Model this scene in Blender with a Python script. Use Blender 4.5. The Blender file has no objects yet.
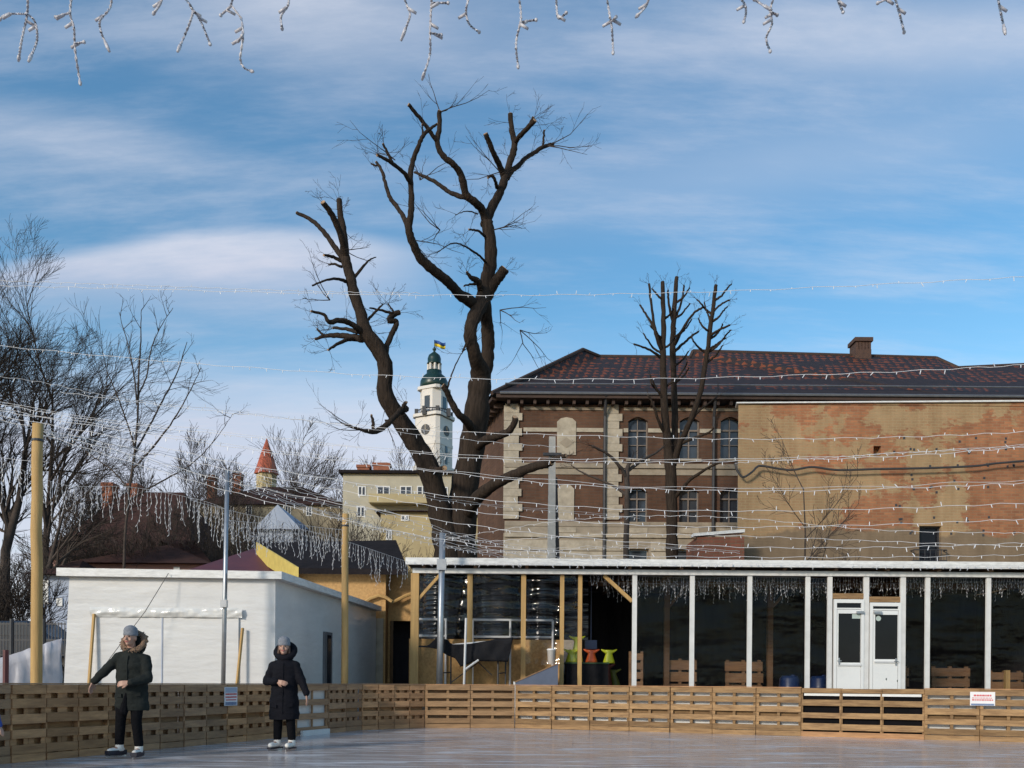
import bpy, bmesh, math, random
from mathutils import Vector, Matrix, noise
R = math.radians
sc = bpy.context.scene
COL = sc.collection
rng = random.Random(7)

# ------------------------------------------------------------------ camera
F = 900.0; HZ = 682.0; ROLL = R(0.43); CZ = 1.05
RV = Vector((math.cos(ROLL), 0, math.sin(ROLL))); UV = Vector((-math.sin(ROLL), 0, math.cos(ROLL)))
CP = Vector((0, 0, CZ))
def P(px, py, d):                       # a point of the photo at the real distance d
    return CP + Vector((0, d, 0)) + RV * ((px - 512) * d / F) + UV * ((HZ - py) * d / F)
def XZ(px, py, d):
    p = P(px, py, d); return p.x, p.z
cam_d = bpy.data.cameras.new('camera'); cam = bpy.data.objects.new('camera', cam_d); COL.objects.link(cam)
cam_d.sensor_width = 36; cam_d.lens = F / 1024 * 36; cam_d.shift_y = (HZ - 384) / 1024; cam_d.shift_x = 0
cam_d.clip_start = 0.05; cam_d.clip_end = 5000
m3 = Matrix((RV, UV, Vector((0, -1, 0)))).transposed()
cam.matrix_world = Matrix.Translation(CP) @ m3.to_4x4()
sc.camera = cam

# ------------------------------------------------------------------ materials
def N(nt, t, **kw):
    n = nt.nodes.new(t)
    for k, v in kw.items(): setattr(n, k, v)
    return n
def mat(name, c1, c2=None, rough=0.7, scale=3.0, metal=0.0, bump=0.0, stretch=(1, 1, 1), coord='Object', bscale=None, island=0.0, spec=0.5, detail=6, c3=None):
    m = bpy.data.materials.new(name); m.use_nodes = True; nt = m.node_tree; L = nt.links
    b = nt.nodes['Principled BSDF']; b.inputs['Roughness'].default_value = rough; b.inputs['Metallic'].default_value = metal
    b.inputs['Specular IOR Level'].default_value = spec
    c2 = c2 or tuple(x * 0.75 for x in c1)
    tc = N(nt, 'ShaderNodeTexCoord'); mp = N(nt, 'ShaderNodeMapping'); mp.inputs['Scale'].default_value = stretch
    L.new(tc.outputs[coord], mp.inputs[0])
    n = N(nt, 'ShaderNodeTexNoise'); n.inputs['Scale'].default_value = scale; n.inputs['Detail'].default_value = detail; n.inputs['Roughness'].default_value = .65
    L.new(mp.outputs[0], n.inputs['Vector'])
    r = N(nt, 'ShaderNodeValToRGB'); L.new(n.outputs['Fac'], r.inputs[0])
    r.color_ramp.elements[0].position = .3; r.color_ramp.elements[0].color = (*c2, 1)
    r.color_ramp.elements[1].position = .68; r.color_ramp.elements[1].color = (*c1, 1)
    if c3:
        e = r.color_ramp.elements.new(.8); e.color = (*c3, 1)
    out = r.outputs[0]
    if island:
        g = N(nt, 'ShaderNodeNewGeometry'); mr = N(nt, 'ShaderNodeMapRange'); L.new(g.outputs['Random Per Island'], mr.inputs[0])
        mr.inputs[3].default_value = 1 - island; mr.inputs[4].default_value = 1 + island
        mx = N(nt, 'ShaderNodeMix', data_type='RGBA', blend_type='MULTIPLY'); mx.inputs[0].default_value = 1
        cb = N(nt, 'ShaderNodeCombineColor'); [L.new(mr.outputs[0], cb.inputs[i]) for i in range(3)]
        L.new(out, mx.inputs[6]); L.new(cb.outputs[0], mx.inputs[7]); out = mx.outputs[2]
    L.new(out, b.inputs['Base Color'])
    if bump:
        n2 = N(nt, 'ShaderNodeTexNoise'); n2.inputs['Scale'].default_value = bscale or scale * 4; n2.inputs['Detail'].default_value = 5
        L.new(mp.outputs[0], n2.inputs['Vector'])
        bp = N(nt, 'ShaderNodeBump'); bp.inputs['Strength'].default_value = bump; bp.inputs['Distance'].default_value = .03
        L.new(n2.outputs['Fac'], bp.inputs['Height']); L.new(bp.outputs[0], b.inputs['Normal'])
    return m
M = {}
M['pallet'] = mat('pallet_wood', (.52, .285, .14), (.29, .155, .08), .8, 2.5, stretch=(1, 1, 7), bump=.25, island=.28, spec=.2)
M['pallet_fresh'] = mat('pallet_wood_fresh', (.38, .235, .115), (.17, .10, .052), .8, 2.5, stretch=(1, 1, 7), bump=.35, island=.34, spec=.2)
M['pallet_grey'] = mat('pallet_wood_grey', (.42, .25, .14), (.24, .145, .09), .8, 2.5, stretch=(1, 1, 7), bump=.25, island=.2, spec=.2)
M['sheet_black'] = mat('sheet_black', (.010, .010, .013), (.006, .006, .008), .8, 3, spec=.25, bump=.5)
M['gap_shade'] = mat('gap_shade', (.009, .008, .010), (.006, .006, .007), .95, 3, spec=.1)  # black sheet put behind the gate boards as the shade in the gaps
M['pallet_mid'] = mat('pallet_wood_mid', (.38, .23, .12), (.23, .14, .075), .8, 2.5, stretch=(1, 1, 7), bump=.25, island=.2, spec=.2)
M['furniture_wood'] = mat('furniture_wood', (.20, .105, .05), (.11, .06, .03), .7, 3, stretch=(1, 1, 6), island=.25)  # wood colour darkened for the dimness behind the film
M['post_wood'] = mat('post_wood', (.56, .35, .13), (.40, .24, .09), .7, 3, stretch=(6, 6, .5), bump=.15)
M['osb'] = mat('osb', (.60, .36, .14), (.40, .22, .08), .75, 14, bump=.1, detail=3)
M['white_paint'] = mat('white_paint', (.76, .75, .73), (.64, .63, .61), .45, 4, bump=.05)
M['film_white'] = mat('film_white', (.74, .73, .72), (.63, .62, .615), .2, 1.3, bump=.85, bscale=2.4, stretch=(.5, .5, 1.6))
M['film_gloss'] = mat('film_gloss', (.74, .73, .71), (.66, .65, .63), .12, 3, bump=.3, bscale=9)
M['fascia'] = mat('fascia_white', (.86, .85, .83), (.6, .59, .57), .5, 5, stretch=(1, 1, 4), bump=.1)
M['pvc'] = mat('white_pvc', (.82, .82, .81), (.76, .76, .75), .3, 1.5)
M['black_film'] = mat('black_film', (.02, .02, .023), (.01, .01, .012), .13, 2, bump=.8, bscale=7.0, stretch=(.12, .12, 1.6))
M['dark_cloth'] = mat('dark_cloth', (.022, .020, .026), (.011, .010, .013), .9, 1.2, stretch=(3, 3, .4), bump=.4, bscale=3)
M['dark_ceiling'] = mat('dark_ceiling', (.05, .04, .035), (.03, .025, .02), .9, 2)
M['glass'] = mat('dark_glass', (.012, .013, .018), (.008, .008, .012), .06, 1, spec=.18)
M['window_glass'] = mat('window_glass', (.05, .06, .075), (.03, .035, .045), .08, .6)
M['metal'] = mat('galvanised', (.46, .47, .49), (.36, .37, .39), .4, 6, metal=.7)
M['metal_white'] = mat('metal_white', (.72, .72, .72), (.6, .6, .6), .4, 6)
M['dark_metal'] = mat('dark_metal', (.05, .05, .055), (.03, .03, .035), .5, 6)
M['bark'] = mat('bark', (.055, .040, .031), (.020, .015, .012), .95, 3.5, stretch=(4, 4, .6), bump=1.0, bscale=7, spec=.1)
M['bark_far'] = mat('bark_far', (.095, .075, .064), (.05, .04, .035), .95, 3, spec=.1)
M['twig'] = mat('twig', (.07, .05, .04), (.04, .03, .025), .9, 3, spec=.1)
M['cut_wood'] = mat('cut_wood', (.5, .33, .2), (.36, .22, .13), .8, 8)
M['wire'] = mat('light_wire', (.60, .60, .62), (.46, .46, .48), .5, 10)
M['bulb'] = mat('light_bulb_plastic', (.80, .80, .82), (.64, .64, .67), .35, 10)
M['bulb_bright'] = mat('light_bulb_bright', (.86, .86, .88), (.74, .74, .77), .35, 10)
M['wire_near'] = mat('light_wire_near', (.66, .64, .66), (.34, .32, .35), .4, 60, detail=2)
M['town_dull'] = mat('town_dull', (.33, .28, .19), (.24, .2, .14), .85, .7)
M['town_yellow'] = mat('town_yellow', (.50, .41, .23), (.40, .32, .18), .85, .7)
M['town_cream'] = mat('town_cream', (.50, .455, .35), (.40, .36, .275), .85, .7)
M['town_pink'] = mat('town_pink', (.36, .2, .17), (.28, .15, .13), .85, 1)
M['town_blue'] = mat('town_blue', (.42, .47, .58), (.33, .38, .48), .85, .6)
M['roof_brown'] = mat('roof_brown', (.075, .038, .032), (.04, .024, .021), .92, 2, stretch=(1, 1, 3), spec=.1, bump=.3)
M['roof_maroon'] = mat('roof_maroon', (.12, .028, .03), (.08, .02, .024), .5, 2)
M['roof_dark'] = mat('roof_dark', (.026, .021, .022), (.014, .012, .013), .9, 3, spec=.08, bump=.4)
M['roof_red'] = mat('spire_red', (.42, .10, .05), (.32, .075, .04), .7, 2)
M['chimney_brick'] = mat('chimney_brick', (.34, .13, .07), (.22, .08, .05), .9, 5)
M['tower_white'] = mat('tower_white', (.70, .665, .63), (.62, .585, .55), .8, .4)
M['tower_pink'] = mat('tower_pink', (.66, .48, .38), (.58, .41, .33), .8, .4)
M['copper_green'] = mat('copper_green', (.008, .036, .03), (.006, .022, .02), .35, .8)
M['flag_blue'] = mat('flag_blue', (.03, .10, .35)); M['flag_yellow'] = mat('flag_yellow', (.8, .6, .03))
M['stone'] = mat('stone_trim', (.50, .435, .34), (.30, .255, .195), .85, 2.2, bump=.2)
M['stone_dull'] = mat('stone_dull', (.36, .30, .23), (.24, .20, .15), .85, 1.6, bump=.2)
M['wood_dark'] = mat('wood_dark', (.07, .04, .03), (.04, .025, .02), .8, 3)
M['gutter'] = mat('gutter', (.17, .175, .19), (.12, .125, .14), .5, 3, metal=.3)
M['skin'] = mat('skin', (.46, .265, .19), (.38, .21, .15), .5, 12)
M['coat_green'] = mat('coat_green', (.024, .027, .025), (.014, .016, .015), .9, 8, bump=.6, bscale=9, spec=.15)
M['coat_black'] = mat('coat_black', (.009, .009, .013), (.006, .006, .009), .9, 6, bump=.5, bscale=7, stretch=(1, 1, 2.6), spec=.15)
M['trousers'] = mat('trousers_black', (.008, .008, .01), (.005, .005, .006), .95, 9, bump=.4, spec=.1)
M['beanie'] = mat('beanie_grey', (.27, .28, .31), (.17, .18, .21), .95, 40, bump=.5)
M['fur'] = mat('hood_fur', (.34, .22, .14), (.15, .09, .06), .95, 30, bump=1.0, bscale=60)
M['hair'] = mat('hair_brown', (.10, .05, .03), (.06, .03, .02), .6, 20)
M['boot_white'] = mat('boot_white', (.74, .72, .68), (.6, .58, .55), .4, 10)
M['boot_dark'] = mat('boot_dark', (.02, .02, .035), (.012, .012, .02), .5, 10)
M['steel'] = mat('steel_blade', (.6, .62, .65), (.5, .5, .52), .25, 10, metal=.9)
M['eye'] = mat('eye_dark', (.02, .015, .012)); M['lip'] = mat('lip', (.42, .13, .12)); M['teeth'] = mat('teeth', (.8, .77, .7))
M['jacket_blue'] = mat('jacket_blue', (.02, .06, .30), (.015, .04, .2), .6, 8)
M['neon'] = mat('neon_yellow', (.62, .66, .03), (.5, .55, .02), .4, 5); M['orange'] = mat('orange_plastic', (.75, .13, .03), (.6, .1, .02), .4, 5)
M['drum_blue'] = mat('drum_blue', (.01, .028, .10), (.008, .02, .075), .35, 5)
M['blue_ply'] = mat('blue_grey_panel', (.12, .145, .21), (.09, .11, .165), .6, 3)
M['green_cloth'] = mat('green_cloth', (.05, .09, .045), (.03, .06, .03), .9, 5)
M['bin_grey'] = mat('bin_grey', (.12, .15, .14), (.09, .11, .1), .5, 5)
M['sign_white'] = mat('sign_white', (.80, .78, .78), (.74, .72, .73), .4, 6); M['sign_red'] = mat('sign_red', (.62, .07, .08), (.55, .06, .07), .5, 5)
M['sign_blue'] = mat('sign_blue', (.16, .22, .36), (.12, .17, .3), .5, 5); M['sign_grey'] = mat('sign_grey', (.42, .46, .55), (.36, .4, .5), .5, 5)
M['sticker'] = mat('sticker', (.5, .58, .54), (.42, .5, .46), .5, 20)
M['tarp_white'] = mat('tarp_white', (.50, .50, .55), (.40, .40, .45), .6, 1.2, bump=.4)
M['concrete'] = mat('concrete', (.50, .48, .45), (.38, .365, .345), .9, 3, bump=.3)
M['car_paint'] = mat('car_paint', (.03, .04, .06), (.02, .03, .045), .2, 2); M['rubber'] = mat('rubber', (.015, .015, .015), (.01, .01, .01), .8, 5)
M['deck'] = mat('deck_boards', (.26, .17, .1), (.18, .11, .07), .8, 3, stretch=(.4, 4, 1))

def film_clear(name='clear_film', ior=1.25, ro=.12):
    m = bpy.data.materials.new(name); m.use_nodes = True; nt = m.node_tree; L = nt.links
    for n in list(nt.nodes):
        if n.type != 'OUTPUT_MATERIAL': nt.nodes.remove(n)
    out = nt.nodes['Material Output']
    tr = N(nt, 'ShaderNodeBsdfTransparent'); tr.inputs[0].default_value = (.93, .93, .94, 1)
    gl = N(nt, 'ShaderNodeBsdfGlossy'); gl.inputs['Roughness'].default_value = ro; gl.inputs[0].default_value = (1, 1, 1, 1)
    tc = N(nt, 'ShaderNodeTexCoord'); mp = N(nt, 'ShaderNodeMapping'); mp.inputs['Scale'].default_value = (.5, .5, 1.6)
    n = N(nt, 'ShaderNodeTexNoise'); n.inputs['Scale'].default_value = 3; n.inputs['Detail'].default_value = 3
    bp = N(nt, 'ShaderNodeBump'); bp.inputs['Strength'].default_value = .5; bp.inputs['Distance'].default_value = .04
    L.new(tc.outputs['Object'], mp.inputs[0]); L.new(mp.outputs[0], n.inputs['Vector']); L.new(n.outputs['Fac'], bp.inputs['Height']); L.new(bp.outputs[0], gl.inputs['Normal'])
    mx = N(nt, 'ShaderNodeMixShader'); fr = N(nt, 'ShaderNodeFresnel'); fr.inputs[0].default_value = ior; L.new(fr.outputs[0], mx.inputs[0])
    L.new(tr.outputs[0], mx.inputs[1]); L.new(gl.outputs[0], mx.inputs[2]); L.new(mx.outputs[0], out.inputs[0])
    return m
M['clear_film'] = film_clear(); M['shiny_film'] = film_clear('shiny_film', 1.38, .06)

def brick_mat(name, bricks, mortar, sx, sy, plaster=None, grime=0.25, band=None):
    """brick wall lying in XZ; plaster = remnants of render in two tones"""
    m = bpy.data.materials.new(name); m.use_nodes = True; nt = m.node_tree; L = nt.links; b = nt.nodes['Principled BSDF']
    b.inputs['Roughness'].default_value = .9; b.inputs['Specular IOR Level'].default_value = .2
    tc = N(nt, 'ShaderNodeTexCoord'); sp = N(nt, 'ShaderNodeSeparateXYZ'); cb = N(nt, 'ShaderNodeCombineXYZ')
    L.new(tc.outputs['Object'], sp.inputs[0])
    ad = N(nt, 'ShaderNodeMath', operation='ADD'); L.new(sp.outputs[0], ad.inputs[0]); L.new(sp.outputs[1], ad.inputs[1])
    L.new(ad.outputs[0], cb.inputs[0]); L.new(sp.outputs[2], cb.inputs[1])
    bt = N(nt, 'ShaderNodeTexBrick'); L.new(cb.outputs[0], bt.inputs[0])
    bt.inputs['Scale'].default_value = 1; bt.inputs['Brick Width'].default_value = sx; bt.inputs['Row Height'].default_value = sy
    bt.inputs['Mortar Size'].default_value = sy * .12; bt.inputs['Color1'].default_value = (*bricks[0], 1); bt.inputs['Color2'].default_value = (*bricks[1], 1); bt.inputs['Mortar'].default_value = (*mortar, 1)
    def noise(scale, stretch=(1, 1, 1), detail=6, off=0):
        mp = N(nt, 'ShaderNodeMapping'); mp.inputs['Scale'].default_value = stretch; mp.inputs['Location'].default_value = (off, off * .7, off * .3)
        L.new(cb.outputs[0], mp.inputs[0]); n = N(nt, 'ShaderNodeTexNoise'); n.inputs['Scale'].default_value = scale; n.inputs['Detail'].default_value = detail
        n.inputs['Roughness'].default_value = .6; L.new(mp.outputs[0], n.inputs['Vector']); return n.outputs['Fac']
    def ramp(s, a, c, ca=(0, 0, 0, 1), cc=(1, 1, 1, 1)):
        r = N(nt, 'ShaderNodeValToRGB'); r.color_ramp.elements[0].position = a; r.color_ramp.elements[1].position = c
        r.color_ramp.elements[0].color = ca; r.color_ramp.elements[1].color = cc; L.new(s, r.inputs[0]); return r.outputs[0]
    def mix(f, a, c, mode='MIX'):
        x = N(nt, 'ShaderNodeMix', data_type='RGBA', blend_type=mode)
        (L.new(f, x.inputs[0]) if not isinstance(f, float) else setattr(x.inputs[0], 'default_value', f))
        for i, v in ((6, a), (7, c)):
            L.new(v, x.inputs[i]) if not isinstance(v, tuple) else setattr(x.inputs[i], 'default_value', (*v, 1))
        return x.outputs[2]
    col = bt.outputs['Color']
    big = ramp(noise(.22, off=3), .35, .7, (1 - grime, 1 - grime, 1 - grime, 1), (1.1, 1.05, 1, 1))
    col = mix(1.0, col, big, 'MULTIPLY')
    if plaster:
        a, c, low = plaster
        # thin render that still shows the courses, in ragged patches
        f0 = noise(.34, (1, 1.35, 1), 12, off=PL_OFF)
        bx_ = N(nt, 'ShaderNodeMath', operation='MULTIPLY_ADD'); L.new(sp.outputs[2], bx_.inputs[0]); bx_.inputs[1].default_value = -.012; bx_.inputs[2].default_value = .094
        bz_ = N(nt, 'ShaderNodeMath', operation='ADD'); L.new(f0, bz_.inputs[0]); L.new(bx_.outputs[0], bz_.inputs[1])
        by_ = N(nt, 'ShaderNodeMath', operation='MULTIPLY_ADD'); L.new(sp.outputs[0], by_.inputs[0]); by_.inputs[1].default_value = -.014; by_.inputs[2].default_value = .13
        bw_ = N(nt, 'ShaderNodeMath', operation='ADD'); L.new(bz_.outputs[0], bw_.inputs[0]); L.new(by_.outputs[0], bw_.inputs[1])
        fine = N(nt, 'ShaderNodeMath', operation='MULTIPLY_ADD'); L.new(noise(3.2, (1, 2.4, 1), 6, off=21), fine.inputs[0]); fine.inputs[1].default_value = .16; L.new(bw_.outputs[0], fine.inputs[2])
        fs = N(nt, 'ShaderNodeMath', operation='SUBTRACT'); L.new(fine.outputs[0], fs.inputs[0]); fs.inputs[1].default_value = .08; fb = fs.outputs[0]
        tone = mix(ramp(noise(.9, (1, 2, 1), off=5), .3, .7), a, c)
        rough_brick = mix(0.28, tone, col); rough_brick = mix(ramp(bt.outputs['Fac'], .1, .9), rough_brick, tuple(x * .86 for x in a))
        col = mix(ramp(fb, .485, .515), col, rough_brick)
        # smooth grey brown render towards the foot of the wall
        gz = N(nt, 'ShaderNodeMath', operation='MULTIPLY_ADD'); L.new(sp.outputs[2], gz.inputs[0]); gz.inputs[1].default_value = -.19; gz.inputs[2].default_value = 1.98
        sm = N(nt, 'ShaderNodeMath', operation='ADD'); L.new(gz.outputs[0], sm.inputs[0]); L.new(noise(.28, (1, 1.3, 1), 8, off=11), sm.inputs[1])
        col = mix(ramp(sm.outputs[0], .86, .92), col, mix(ramp(noise(1.2, off=2), .3, .7), low, tuple(x * .82 for x in low)))
    st = ramp(noise(1.3, (1.6, .16, 1), 5, off=8), .35, .62, (.82, .80, .78, 1), (1, 1, 1, 1))
    col = mix(1.0, col, st, 'MULTIPLY')
    L.new(col, b.inputs['Base Color'])
    bp = N(nt, 'ShaderNodeBump'); bp.inputs['Strength'].default_value = .5; bp.inputs['Distance'].default_value = .02
    iv = N(nt, 'ShaderNodeMath', operation='SUBTRACT'); iv.inputs[0].default_value = 1; L.new(bt.outputs['Fac'], iv.inputs[1])
    L.new(iv.outputs[0], bp.inputs['Height']); L.new(bp.outputs[0], b.inputs['Normal'])
    return m
PL_OFF = 14.2
M['brick_school'] = brick_mat('brick_school', ((.150, .082, .054), (.115, .062, .043)), (.12, .082, .062), .5, .16)
M['brick_block'] = brick_mat('brick_block', ((.48, .215, .11), (.33, .145, .08)), (.36, .22, .13), .36, .13, ((.47, .345, .195), (.35, .25, .14), (.26, .19, .125)))
M['brick_annex'] = brick_mat('brick_annex', ((.30, .12, .08), (.24, .10, .07)), (.22, .14, .1), .5, .16)

def roof_tile_mat():
    m = bpy.data.materials.new('patterned_roof_tiles'); m.use_nodes = True; nt = m.node_tree; L = nt.links; b = nt.nodes['Principled BSDF']
    b.inputs['Roughness'].default_value = .65; b.inputs['Specular IOR Level'].default_value = .25
    tc = N(nt, 'ShaderNodeTexCoord'); sp = N(nt, 'ShaderNodeSeparateXYZ'); L.new(tc.outputs['Object'], sp.inputs[0])
    def mth(op, a, c=None, d=None):
        n = N(nt, 'ShaderNodeMath', operation=op)
        for i, v in enumerate((a, c, d)):
            if v is None: continue
            L.new(v, n.inputs[i]) if not isinstance(v, (int, float)) else setattr(n.inputs[i], 'default_value', v)
        return n.outputs[0]
    x, z = sp.outputs[0], sp.outputs[2]
    n1 = N(nt, 'ShaderNodeTexNoise'); n1.inputs['Scale'].default_value = 2.6; n1.inputs['Detail'].default_value = 5; L.new(tc.outputs['Object'], n1.inputs['Vector'])
    n2 = N(nt, 'ShaderNodeTexNoise'); n2.inputs['Scale'].default_value = .35; n2.inputs['Detail'].default_value = 4; L.new(tc.outputs['Object'], n2.inputs['Vector'])
    # rows of red tile triangles laid in dark ones
    tri = mth('DIVIDE', mth('PINGPONG', mth('ADD', x, mth('MULTIPLY', mth('FLOOR', mth('DIVIDE', z, .38)), .37)), .25), .25)
    fz = mth('FRACT', mth('DIVIDE', z, .38))
    red = mth('GREATER_THAN', mth('ADD', mth('SUBTRACT', tri, mth('MULTIPLY', fz, 1.0)), mth('MULTIPLY', mth('SUBTRACT', n1.outputs['Fac'], .5), 2.6)), .26)
    band1 = mth('MULTIPLY', mth('GREATER_THAN', mth('ADD', z, mth('MULTIPLY', n1.outputs['Fac'], .8)), 19.3), mth('GREATER_THAN', mth('ADD', n2.outputs['Fac'], mth('MULTIPLY', n1.outputs['Fac'], .25)), .545))
    band2 = mth('MULTIPLY', mth('GREATER_THAN', z, 17.6), mth('LESS_THAN', z, 18.25))
    zone = mth('MAXIMUM', band1, mth('MULTIPLY', band2, mth('GREATER_THAN', n2.outputs['Fac'], .42)))
    fac = mth('MULTIPLY', red, zone)
    cr = N(nt, 'ShaderNodeMix', data_type='RGBA'); L.new(fac, cr.inputs[0])
    dk = N(nt, 'ShaderNodeValToRGB'); L.new(n1.outputs['Fac'], dk.inputs[0]); dk.color_ramp.elements[0].color = (.018, .014, .015, 1); dk.color_ramp.elements[1].color = (.045, .032, .032, 1)
    rd = N(nt, 'ShaderNodeValToRGB'); L.new(n1.outputs['Fac'], rd.inputs[0]); rd.color_ramp.elements[0].color = (.07, .023, .015, 1); rd.color_ramp.elements[1].color = (.26, .075, .033, 1)
    L.new(dk.outputs[0], cr.inputs[6]); L.new(rd.outputs[0], cr.inputs[7]); L.new(cr.outputs[2], b.inputs['Base Color'])
    return m
M['tiles'] = roof_tile_mat()

def ice_mat():
    m = bpy.data.materials.new('rink_ice'); m.use_nodes = True; nt = m.node_tree; L = nt.links; b = nt.nodes['Principled BSDF']
    tc = N(nt, 'ShaderNodeTexCoord')
    def noise(scale, stretch, rot=0, detail=6):
        mp = N(nt, 'ShaderNodeMapping'); mp.inputs['Scale'].default_value = stretch; mp.inputs['Rotation'].default_value = (0, 0, rot)
        L.new(tc.outputs['Object'], mp.inputs[0]); n = N(nt, 'ShaderNodeTexNoise'); n.inputs['Scale'].default_value = scale; n.inputs['Detail'].default_value = detail
        L.new(mp.outputs[0], n.inputs['Vector']); return n.outputs['Fac']
    def ramp(s, a, c, ca, cc):
        r = N(nt, 'ShaderNodeValToRGB'); r.color_ramp.elements[0].position = a; r.color_ramp.elements[1].position = c
        r.color_ramp.elements[0].color = (*ca, 1); r.color_ramp.elements[1].color = (*cc, 1); L.new(s, r.inputs[0]); return r.outputs[0]
    base = ramp(noise(.7, (1, 1, 1)), .3, .7, (.40, .355, .35), (.54, .495, .485))
    s1 = ramp(noise(1.6, (.55, 2.4, 1), .25, 8), .56, .72, (0, 0, 0), (1, 1, 1))
    s2 = ramp(noise(2.2, (.35, 3.0, 1), -.5, 8), .58, .7, (0, 0, 0), (1, 1, 1))
    ad = N(nt, 'ShaderNodeMix', data_type='RGBA', blend_type='ADD'); ad.inputs[0].default_value = 1; L.new(s1, ad.inputs[6]); L.new(s2, ad.inputs[7])
    s3 = ramp(noise(5.0, (.12, 5.0, 1), .9, 4), .60, .66, (0, 0, 0), (.8, .8, .8)); s4 = ramp(noise(5.0, (.12, 5.0, 1), -.15, 4), .60, .66, (0, 0, 0), (.9, .9, .9))
    for q in (s3, s4):
        a2 = N(nt, 'ShaderNodeMix', data_type='RGBA', blend_type='LIGHTEN'); a2.inputs[0].default_value = 1; L.new(ad.outputs[2], a2.inputs[6]); L.new(q, a2.inputs[7]); ad = a2
    mx = N(nt, 'ShaderNodeMix', data_type='RGBA'); mlt = N(nt, 'ShaderNodeMath', operation='MULTIPLY'); mlt.inputs[1].default_value = .8
    L.new(ad.outputs[2], mlt.inputs[0]); L.new(mlt.outputs[0], mx.inputs[0]); L.new(base, mx.inputs[6]); mx.inputs[7].default_value = (.74, .73, .75, 1)
    L.new(mx.outputs[2], b.inputs['Base Color'])
    rr = N(nt, 'ShaderNodeMapRange'); L.new(ad.outputs[2], rr.inputs[0]); rr.inputs[3].default_value = .13; rr.inputs[4].default_value = .5
    L.new(rr.outputs[0], b.inputs['Roughness']); b.inputs['IOR'].default_value = 1.31
    bp = N(nt, 'ShaderNodeBump'); bp.inputs['Strength'].default_value = .25; bp.inputs['Distance'].default_value = .01
    L.new(noise(6, (.6, 2, 1), .2), bp.inputs['Height']); L.new(bp.outputs[0], b.inputs['Normal'])
    return m
M['ice'] = ice_mat()
M['ground'] = mat('ground', (.11, .09, .065), (.06, .05, .04), .95, .6, bump=.4)

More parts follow.
